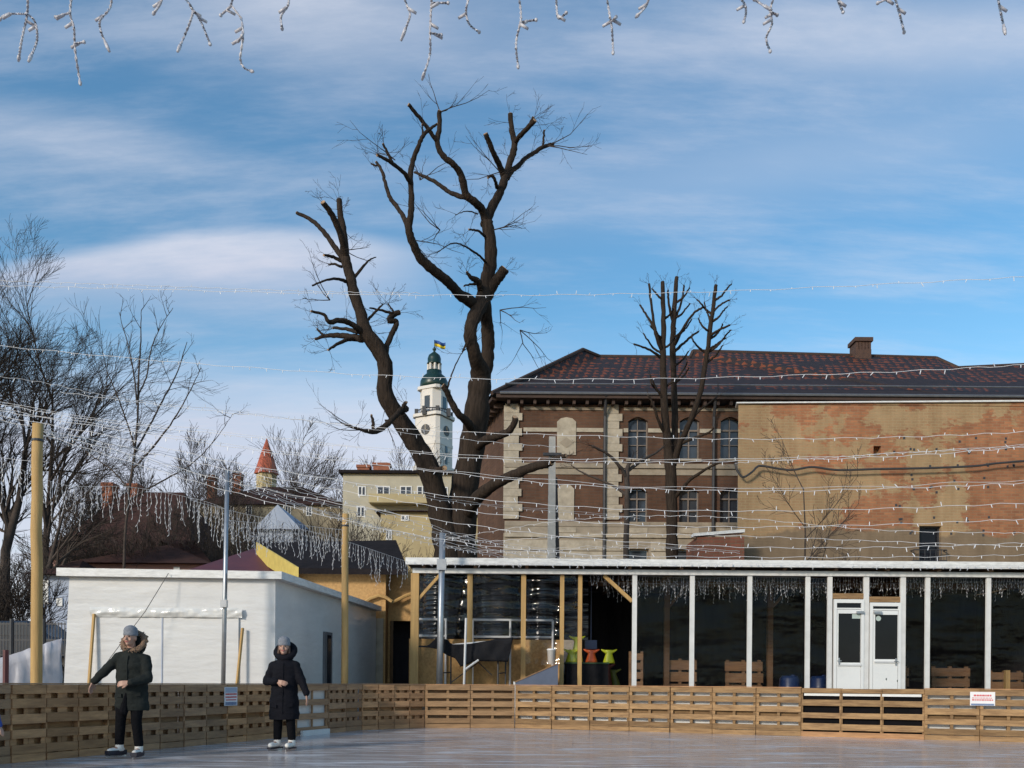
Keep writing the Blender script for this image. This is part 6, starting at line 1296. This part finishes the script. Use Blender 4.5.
for ax_, bx2, s_, tp_ in (((664, 405, -.4), (662.6, 290, -.8), -1, 4), ((674, 400, .5), (676, 285, .9), 1, 5), ((705, 375, -1.3), (715, 295, -1.5), 1, 5), ((664, 405, -.4), (662.6, 290, -.8), 1, 3), ((705, 375, -1.3), (715, 295, -1.5), -1, 3)):
    for k in range(tp_):
        f = (k + rl.uniform(.2, .8)) / tp_; x_, y_, e_ = [ax_[i] + (bx2[i] - ax_[i]) * f for i in range(3)]; ln = rl.uniform(13, 24) * (1.1 - .5 * f)
        limb(mc, [(x_, y_, 1.9, e_), (x_ + s_ * ln * .5, y_ - ln * .35, 1.5, e_ + rl.uniform(-.3, .3)), (x_ + s_ * ln * .85, y_ - ln * .8, 1.2, e_ + rl.uniform(-.6, .6)), (x_ + s_ * ln * rl.uniform(.9, 1.15), y_ - ln * 1.1, 1.0, e_ + rl.uniform(-.7, .7))])
for W_, rad in ENDS:
    d = (W_[-1] - W_[-3]).normalized(); spray(W_[-1], d, .6, 2, .009)
mt.build('trunk', M['bark'], t2, smooth=True); mc.build('limbs', M['bark'], t2, smooth=True); cuts(mk, M['bark_far'], t2); mtw.build('crown', M['twig'], t2)
DT = 37.0; SC = DT / F; b = P(626, 560, DT); t3 = thing('young_tree', 'thin forked young tree left of the slender pruned tree', 'tree', (b.x, DT, 0)); mt, mc, mk, mtw = MB(), MB(), [], MB(); ENDS = []
limb(mt, [(626, 690, 3.4, 0), (626, 551, 3, 0), (627, 500, 2.7, 0), (627, 470, 2.4, 0), (631, 462, 1.4, 0)], cut=False)
for q in ([(627, 478, 2, 0), (618, 464, 1.7, -.3), (606, 453, 1.4, -.6), (592, 446, 1, -.9)], [(627, 472, 1.8, 0), (640, 462, 1.5, .4), (652, 455, 1.2, .8), (664, 447, .9, 1.1)], [(626, 495, 1.6, 0), (612, 485, 1.3, .5), (585, 474, .9, 1), (572, 466, .6, 1.2)]): limb(mc, q, cut=False)
for W_, rad in ENDS: spray(W_[-1], (W_[-1] - W_[-3]).normalized(), .7, 3, .012)
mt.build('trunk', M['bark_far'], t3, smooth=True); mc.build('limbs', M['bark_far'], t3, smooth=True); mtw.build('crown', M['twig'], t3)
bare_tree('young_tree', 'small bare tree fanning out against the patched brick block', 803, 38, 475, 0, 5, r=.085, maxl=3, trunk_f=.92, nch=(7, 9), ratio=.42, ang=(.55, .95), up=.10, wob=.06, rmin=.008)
# left hand group, swept to the right at the tips
WND = Vector((.05, 0, 0)); ELM = dict(nch=(6, 7), ratio=.57, ang=(.28, .66), up=.055, wind=WND, rmin=.0055, wob=.13, tip=.12, start=.34)
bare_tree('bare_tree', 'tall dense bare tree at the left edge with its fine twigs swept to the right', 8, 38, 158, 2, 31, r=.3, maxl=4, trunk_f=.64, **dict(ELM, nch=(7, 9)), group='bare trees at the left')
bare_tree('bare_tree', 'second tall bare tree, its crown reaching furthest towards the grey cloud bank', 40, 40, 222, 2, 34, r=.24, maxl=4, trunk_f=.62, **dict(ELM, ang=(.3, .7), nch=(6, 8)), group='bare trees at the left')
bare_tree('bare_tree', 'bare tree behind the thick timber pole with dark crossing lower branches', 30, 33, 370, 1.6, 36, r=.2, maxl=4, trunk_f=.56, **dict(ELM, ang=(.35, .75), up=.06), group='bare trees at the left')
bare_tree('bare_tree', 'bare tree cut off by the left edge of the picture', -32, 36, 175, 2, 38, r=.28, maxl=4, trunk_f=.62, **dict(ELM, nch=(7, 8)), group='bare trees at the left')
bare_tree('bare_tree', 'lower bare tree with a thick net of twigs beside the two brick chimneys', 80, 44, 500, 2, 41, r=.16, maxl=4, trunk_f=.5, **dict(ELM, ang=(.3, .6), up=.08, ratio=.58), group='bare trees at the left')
# open young tree with long stiff shoots
DT = 30.0; SC = DT / F * .52; b = P(128, 600, DT); t4 = thing('young_tree', 'open young tree with a few long stiff shoots rising over the brown roofs', 'tree', (b.x, DT, 1.5)); mt, mc, mk, mtw = MB(), MB(), [], MB(); ENDS = []
limb(mt, [(122, 640, 3, 0), (124, 560, 2.7, 0), (128, 500, 2.4, 0), (133, 465, 2.1, 0), (137, 430, 1.8, 0), (138, 400, 2, 0), (139, 370, 1.6, 0), (141, 335, 1.1, 0), (141, 310, .6, 0)], cut=False)
for q in ([(136, 452, 2, 0), (128, 425, 1.5, -.3), (118, 398, 1.2, -.5), (107, 372, .7, -.7)], [(137, 405, 1.6, 0), (134, 375, 1.3, -.2), (129, 350, 1, -.4), (119, 312, .5, -.5)], [(138, 395, 1.6, 0), (146, 378, 1.4, .3), (151, 350, 1.1, .5), (160, 328, .8, .6), (173, 308, .5, .7)], [(136, 450, 2.2, 0), (150, 425, 1.8, .4), (163, 400, 1.5, .8), (178, 370, 1.1, 1), (187, 342, .6, 1.2)], [(134, 468, 2, 0), (146, 455, 1.8, -.4), (170, 425, 1.4, -.8), (188, 395, 1, -1.2), (201, 368, .5, -1.4)], [(129, 500, 1.8, 0), (160, 482, 1.5, .5), (190, 465, 1.2, .8), (215, 440, .8, 1), (232, 415, .4, 1.2)], [(130, 490, 1.6, 0), (112, 470, 1.3, .2), (95, 458, 1, .4), (72, 440, .6, .6)]): limb(mc, q, cut=False)
for W_, rad in ENDS:
    for k in range(5):
        i = rr.randrange(len(W_) // 3, len(W_)); spray(W_[i], Vector((rr.uniform(-.5, .6), rr.uniform(-.5, .5), 1)).normalized(), .9, 1, .013)
mt.build('trunk', M['bark_far'], t4, smooth=True); mc.build('limbs', M['bark_far'], t4, smooth=True); mtw.build('crown', M['twig'], t4)
bare_tree('bare_tree', 'round bare tree far behind between the red spire and the big tree', 325, 88, 350, 2, 51, r=.36, maxl=4, trunk_f=.5, nch=(7, 9), ratio=.62, ang=(.3, .7), up=.05, rmin=.016, wob=.12, tip=.15, group='distant bare trees')
bare_tree('bare_tree', 'faint bare tree far behind just right of the red spire', 288, 100, 375, 2, 53, r=.28, maxl=4, trunk_f=.5, nch=(6, 8), ratio=.62, ang=(.3, .7), up=.05, rmin=.016, wob=.12, tip=.15, group='distant bare trees')
bare_tree('bare_tree', 'bare tree far behind rising left of the red spire', 205, 90, 385, 2, 55, r=.28, maxl=4, trunk_f=.5, nch=(6, 8), ratio=.62, ang=(.35, .75), up=.05, rmin=.016, wob=.12, tip=.15, group='distant bare trees')
bare_tree('bare_tree', 'bare tree far behind the open young tree with stiff shoots', 155, 80, 345, 2, 56, r=.3, maxl=4, trunk_f=.5, nch=(6, 8), ratio=.62, ang=(.35, .75), up=.05, rmin=.016, wob=.12, tip=.15, group='distant bare trees')
labs = ['spreading bare bush above the maroon roof', 'bare bush at the left end of the wide brown roof', 'dark bare bush behind the fence and parked car', 'bare bush in front of the blue gabled house', 'bare bush left of the yellow house with the brown hip roof', 'bare bush by the white shed and the wide brown roof', 'brown bush beside the foot of the big tree']
for i, (px, d, pt, zb_) in enumerate(((205, 40, 478, 1.5), (85, 38, 500, 1.6), (18, 28, 540, 1.0), (272, 50, 492, 2), (340, 46, 500, 2), (140, 39, 505, 1.8), (412, 40, 520, 2))):
    bare_tree('bare_bush', labs[i], px, d, pt, zb_, 60 + i, r=.06, maxl=3, stems=7, trunk_f=.62, nch=(6, 8), ratio=.6, ang=(.3, .7), up=.05, rmin=.007, wob=.1, tip=.15, cat='bush', group='bare bushes behind the rink')

# ------------------------------------------------------------------ strings of lights
def light_string(label, pts, d0, d1, step=.42, r=.0044, drop=.05, seed=0, rows=1, extra=0.0, group='light strings over the rink', br=.0068):
    q = fit(pts, 90); n = len(q); rr = random.Random(seed + 100); W_ = []
    xa, xb = q[0][0], q[-1][0]
    for a, b in q:
        f = (a - xa) / (xb - xa) if abs(xb - xa) > 1e-6 else 0; W_.append(P(a, b, d0 + (d1 - d0) * f))
    t = thing('light_string', label, 'string lights', tuple(W_[0]), group)
    mb = MB()
    W2 = [p + Vector((0, 0, .012 * math.sin(i * 1.7 + seed))) for i, p in enumerate(W_)]; mb.tube(W2, r, 4, cap=False)
    if rows > 1: mb.tube([p + Vector((0, .02, .045 + .05 * noise.noise((i * .25, seed, 0)))) for i, p in enumerate(W_)], r * .8, 4, cap=False)
    mb.build('wire', M['wire'], t)
    mb = MB(); acc = 0
    for a, b in zip(W2[:-1], W2[1:]):
        L_ = (b - a).length; s = step - acc
        while s < L_:
            p = a.lerp(b, s / L_); dv = Vector((rr.gauss(0, .35), rr.gauss(0, .2), -1 if rr.random() < .8 else .7)).normalized(); ln = drop * rr.uniform(.6, 1.5)
            mb.tube([p, p + dv * ln * .35, p + dv * ln], [r * .9, br, br * .8], 5); s += step * rr.uniform(.6, 1.4)
        acc = (acc + L_) % step
    o = mb.build('bulbs', M['bulb'], t); o['kind'] = 'stuff'
    return t
S = [
 ('highest light string across the sky, cutting the tops of the pollarded trees', [(-60, 284), (100, 288), (420, 295), (700, 292), (1024, 277), (1100, 272)], 19, 14, 1),
 ('second highest light string at the left, merging with the highest over the big tree', [(-60, 279), (100, 284), (300, 291), (420, 293)], 19.5, 17, 1),
 ('light string running level across the tiled roof and past the green dome', [(-60, 340), (0, 346), (200, 364), (420, 377), (640, 379), (860, 373), (1024, 365), (1100, 361)], 18, 13, 1),
 ('light string starting at the bare left trees and passing just above the arched windows', [(60, 392), (152, 404), (260, 416), (420, 430), (600, 436), (740, 439), (900, 437), (1024, 432), (1100, 428)], 19, 14, 1),
 ('doubled light string through the upper windows of the brick building', [(-40, 398), (0, 404), (100, 421), (260, 438), (460, 457), (620, 462), (740, 461), (900, 456), (1024, 447), (1100, 441)], 17, 13, 2),
 ('doubled light string below the upper windows, through the middle of the patched block', [(-40, 405), (0, 411), (120, 430), (260, 451), (400, 467), (560, 484), (740, 491), (900, 488), (1024, 483), (1100, 480)], 16, 13, 2),
 ('light string over the lower windows, across the lower third of the patched block', [(-40, 409), (0, 416), (120, 438), (230, 462), (350, 482), (460, 497), (600, 508), (740, 511), (900, 508), (1024, 503), (1100, 500)], 16, 13, 1),
 ('light string through the lower windows of the brick building', [(0, 420), (120, 446), (230, 470), (350, 492), (460, 510), (600, 523), (740, 527), (900, 524), (1024, 519), (1100, 516)], 16, 13, 1),
 ('light string level with the basement cornice of the brick building', [(35, 430), (130, 454), (240, 484), (400, 514), (560, 536), (740, 547), (900, 547), (1024, 543), (1100, 541)], 15, 13.5, 1),
 ('lowest long light string, just above the pavilion roof', [(35, 432), (130, 462), (240, 494), (400, 532), (560, 553), (740, 557), (900, 557), (1024, 555), (1100, 554)], 15, 14, 1),
 ('doubled light string from the grey metal pole down to the pavilion corner', [(225, 472), (300, 492), (380, 512), (470, 538), (560, 553), (640, 562)], 17.2, 20, 2),
 ('light string from the grey metal pole over the slim timber pole to the pavilion roof', [(225, 474), (290, 500), (345, 518), (440, 541), (540, 558), (600, 562)], 17.2, 21, 1),
 ('short light string from the pole at the pavilion corner, sagging over the pavilion roof', [(440, 535), (500, 551), (560, 557), (620, 562)], 21.6, 22, 1),
 ('short light string rising from the pavilion corner pole past the concrete pole', [(440, 540), (500, 530), (560, 521), (640, 516), (740, 518), (880, 530), (1024, 533)], 21.6, 17, 1),
 ('light string dipping between the thick timber pole and the grey metal pole', [(36, 432), (90, 452), (150, 468), (190, 473), (225, 474)], 14.2, 17.2, 2),
 ('light string from the upper twigs of the left trees to the big tree', [(-40, 372), (40, 382), (120, 398), (240, 412), (330, 424), (470, 440), (560, 447)], 18, 20, 1),
 ('light string slanting up over the patched block from its left corner', [(735, 463), (820, 458), (900, 453), (980, 449), (1060, 444)], 20, 15, 1),
 ('light string in the bundle over the plywood kiosk, lowest at the pavilion corner', [(240, 486), (320, 514), (400, 536), (450, 548), (520, 560)], 18, 21.5, 2),
 ('light string fanning from the thick timber pole just over the grey metal pole', [(36, 428), (120, 446), (224, 464), (330, 480), (440, 500), (560, 512), (640, 518)], 14.3, 22, 2),
 ('light string fanning from the thick timber pole towards the foot of the big tree', [(36, 430), (120, 452), (224, 480), (330, 506), (420, 530), (500, 546)], 14.4, 21, 2),
 ('sagging light string from the left edge to the slim timber pole', [(-30, 414), (60, 436), (150, 462), (250, 492), (344, 516)], 15, 19.6, 1),
 ('light string from the slim timber pole across the plywood kiosk to the pavilion corner pole', [(345, 516), (380, 528), (410, 536), (440, 540)], 19.6, 21.6, 2),
 ('light string low over the pavilion roof from the corner pole to the young tree', [(440, 545), (480, 552), (540, 551), (600, 548), (660, 548), (740, 553)], 21.6, 21, 2),
 ('light string slanting from the corner pole over the plinth of the brick building', [(440, 536), (480, 541), (540, 538), (620, 534), (740, 536), (900, 542), (1060, 548)], 21.6, 16, 1),
]
for i, (lab, pts, a, b, rows) in enumerate(S): light_string(lab, pts, a, b, seed=i * 3, rows=rows, step=.34 if rows == 1 else .2)
def icicles(name, label, pts, d0, d1, dmin, dmax, step, seed, r=.0035, mats=('wire', 'bulb'), cat='string lights', group='icicle light curtains', limit=100, br=.007, sag=True):
    q = fit(pts, 60); rr = random.Random(seed); xa, xb = q[0][0], q[-1][0]; W_ = [P(a, b, d0 + (d1 - d0) * (a - xa) / (xb - xa)) for a, b in q]
    t = thing(name, label, cat, tuple(W_[0]), group); mb = MB(); mb.tube(W_, r, 4, cap=False); mb.build('wire', M[mats[0]], t)
    mb = MB(); m2 = MB(); acc = 0
    for a, b in zip(W_[:-1], W_[1:]):
        L_ = (b - a).length; s = step - acc
        while s < L_:
            p = a.lerp(b, s / L_); ln = rr.uniform(dmin, dmax) * (1 if rr.random() < .7 else .55); k = max(3, int(ln / .09)); pts_ = [p]
            for i in range(k): pts_.append(pts_[-1] + Vector((rr.gauss(0, .014), rr.gauss(0, .014), -ln / k)))
            mb.tube(pts_, r * .9, 3, cap=False)
            for p2 in pts_[1:]:
                dv = Vector((rr.gauss(0, .5), rr.gauss(0, .3), -1)).normalized(); m2.tube([p2, p2 + dv * .045], [br, br * .8], 4)
            s += step * rr.uniform(.7, 1.3)
        acc = (acc + L_) % step
    o = mb.build('drops', M[mats[0]], t); o['kind'] = 'stuff'; o = m2.build('bulbs', M[mats[1]], t); o['kind'] = 'stuff'
    return t
icicles('icicle_lights', 'curtain of icicle lights hanging over the wide brown roof', [(-10, 455), (60, 484), (130, 487), (200, 500), (232, 512)], 16.0, 17.5, .3, .8, .065, 1, br=.0062, r=.0034, mats=('wire', 'wire'))
icicles('icicle_lights', 'curtain of icicle lights hanging before the dark roof of the plywood kiosk', [(225, 520), (290, 527), (345, 541), (408, 562)], 18.5, 21, .3, .75, .06, 2, br=.0062, r=.0034, mats=('wire', 'wire'))
icicles('icicle_lights', 'curtain of icicle lights right of the grey metal pole above the maroon roof', [(190, 500), (250, 515), (310, 526), (345, 530)], 17.5, 19, .3, .65, .07, 3, br=.0062, r=.0034, mats=('wire', 'wire'))
icicles('icicle_lights', 'dense icicle lights under the pavilion roof at its left half', [(588, 573), (640, 576), (700, 578), (760, 577), (832, 579)], 22.9, 22.9, .2, .5, .07, 4, br=.009, r=.0045)
icicles('icicle_lights', 'second row of icicle lights deeper under the pavilion roof', [(600, 582), (680, 584), (760, 583), (860, 584), (960, 582), (1100, 582)], 24.0, 24.0, .2, .5, .08, 5, br=.009, r=.0045)
icicles('icicle_lights', 'icicle lights under the pavilion roof right of the white doors', [(903, 576), (960, 578), (1024, 577), (1100, 577)], 22.9, 22.9, .2, .5, .07, 6, br=.009, r=.0045)
icicles('icicle_lights', 'icicle lights hanging above the two white doors', [(832, 575), (866, 577), (903, 576)], 22.9, 22.9, .2, .45, .07, 7, br=.009, r=.0045)
icicles('icicle_lights', 'short icicle lights lying along the front edge of the pavilion roof', [(406, 562), (520, 563), (700, 563), (900, 565), (1100, 566)], 22.1, 22.1, .03, .10, .2, 8)
icicles('icicle_lights', 'faint icicle lights before the dark left tree trunks', [(-20, 455), (20, 460), (48, 462)], 16, 16, .25, .5, .15, 9)
# the string right above the camera: each hanging strand traced
DN = 3.0
strands = [[(28, -8), (27, 15), (22, 38), (19, 57)], [(26, 13), (35, 22), (37, 40), (31, 56)], [(27, 14), (8, 14), (0, 19)], [(72, -8), (70, 14), (74, 28), (75, 50), (80, 82)], [(75, 44), (84, 42)], [(69, 13), (56, 17)], [(112, -8), (110, 8), (100, 20), (101, 32), (106, 44)],
  [(165, -10), (160, 4), (154, 13)], [(180, -6), (192, 8), (190, 22), (180, 46)], [(190, 6), (200, 20), (210, 44)], [(236, -8), (231, 5), (241, 18), (243, 38), (240, 58), (244, 68), (251, 71)], [(231, 6), (221, 15)], [(238, 42), (242, 36)], [(289, -8), (288, 5), (281, 16), (282, 28)],
  [(402, -8), (407, 6), (410, 15), (405, 30)], [(432, -8), (431, 8), (430, 32), (430, 54), (424, 74)], [(432, 3), (448, 3)], [(430, 33), (441, 35)], [(470, -6), (466, 10), (469, 24), (479, 32)], [(518, -8), (521, 18), (516, 42), (518, 66)], [(521, 22), (536, 20)], [(556, -6), (558, 18), (566, 13)], [(606, -8), (610, 18), (612, 30), (613, 52)], [(611, 22), (616, 17)], [(650, -6), (646, 6), (638, 15)],
  [(735, -6), (744, 3), (746, 12), (744, 21)], [(776, -8), (770, 10), (772, 24), (766, 38), (770, 51)], [(771, 10), (755, 0)], [(771, 12), (777, 15)], [(836, -6), (839, 3), (843, 12)], [(893, -8), (899, 12), (904, 32)], [(892, -3), (878, 3)], [(996, -8), (999, 4), (1001, 14), (1004, 28)]]
t = thing('icicle_lights', 'close white icicle light strands hanging into the top of the picture', 'string lights', tuple(P(512, -30, DN)), 'icicle lights right above the camera')
mb = MB(); mb.tube([P(x, -22 + 8 * math.sin(x * .006) + 3 * noise.noise((x * .03, 0, 0)), DN) for x in range(-80, 1120, 24)], .008, 6); mb.build('wire', M['wire_near'], t)
rr = random.Random(8)
for stx in strands:
    st = fit(stx, 14); k = len(st)
    if stx[0][1] < 0: st = [(stx[0][0] + rr.uniform(-3, 3), -20)] + st
    W_ = [P(a, b, DN + .05 * math.sin(i + a)) for i, (a, b) in enumerate(st)]
    mb = MB()
    for ph in (0, math.pi):                       # two twisted cores
        pp = []
        acc = 0
        for i in range(len(W_) - 1):
            for j in range(4):
                p = W_[i].lerp(W_[i + 1], j / 4); g = acc * 1.1 + ph; pp.append(p + Vector((math.cos(g), math.sin(g), 0)) * .0024); acc += 1
        pp.append(W_[-1]); mb.tube(pp, .0024, 5)
    dr = mb.build('strand', M['wire_near'], t, smooth=True)
    m2 = MB(); d = (W_[-1] - W_[-2]).normalized(); m2.tube([W_[-1] - d * .005, W_[-1] + d * .012, W_[-1] + d * .034], [.0055, .0062, .004], 8)
    if k > 8:
        m2.build('bulb', M['wire_near'], dr, smooth=True); m2 = MB()
        for f in (.45,): p = W_[int(len(W_) * f)]; dv = Vector((rr.choice((-1, 1)) * .8, .1, -.4)).normalized(); m2.tube([p, p + dv * .03], [.0055, .0045], 8)
    if m2.v: m2.build('bulb', M['wire_near'], dr, smooth=True)
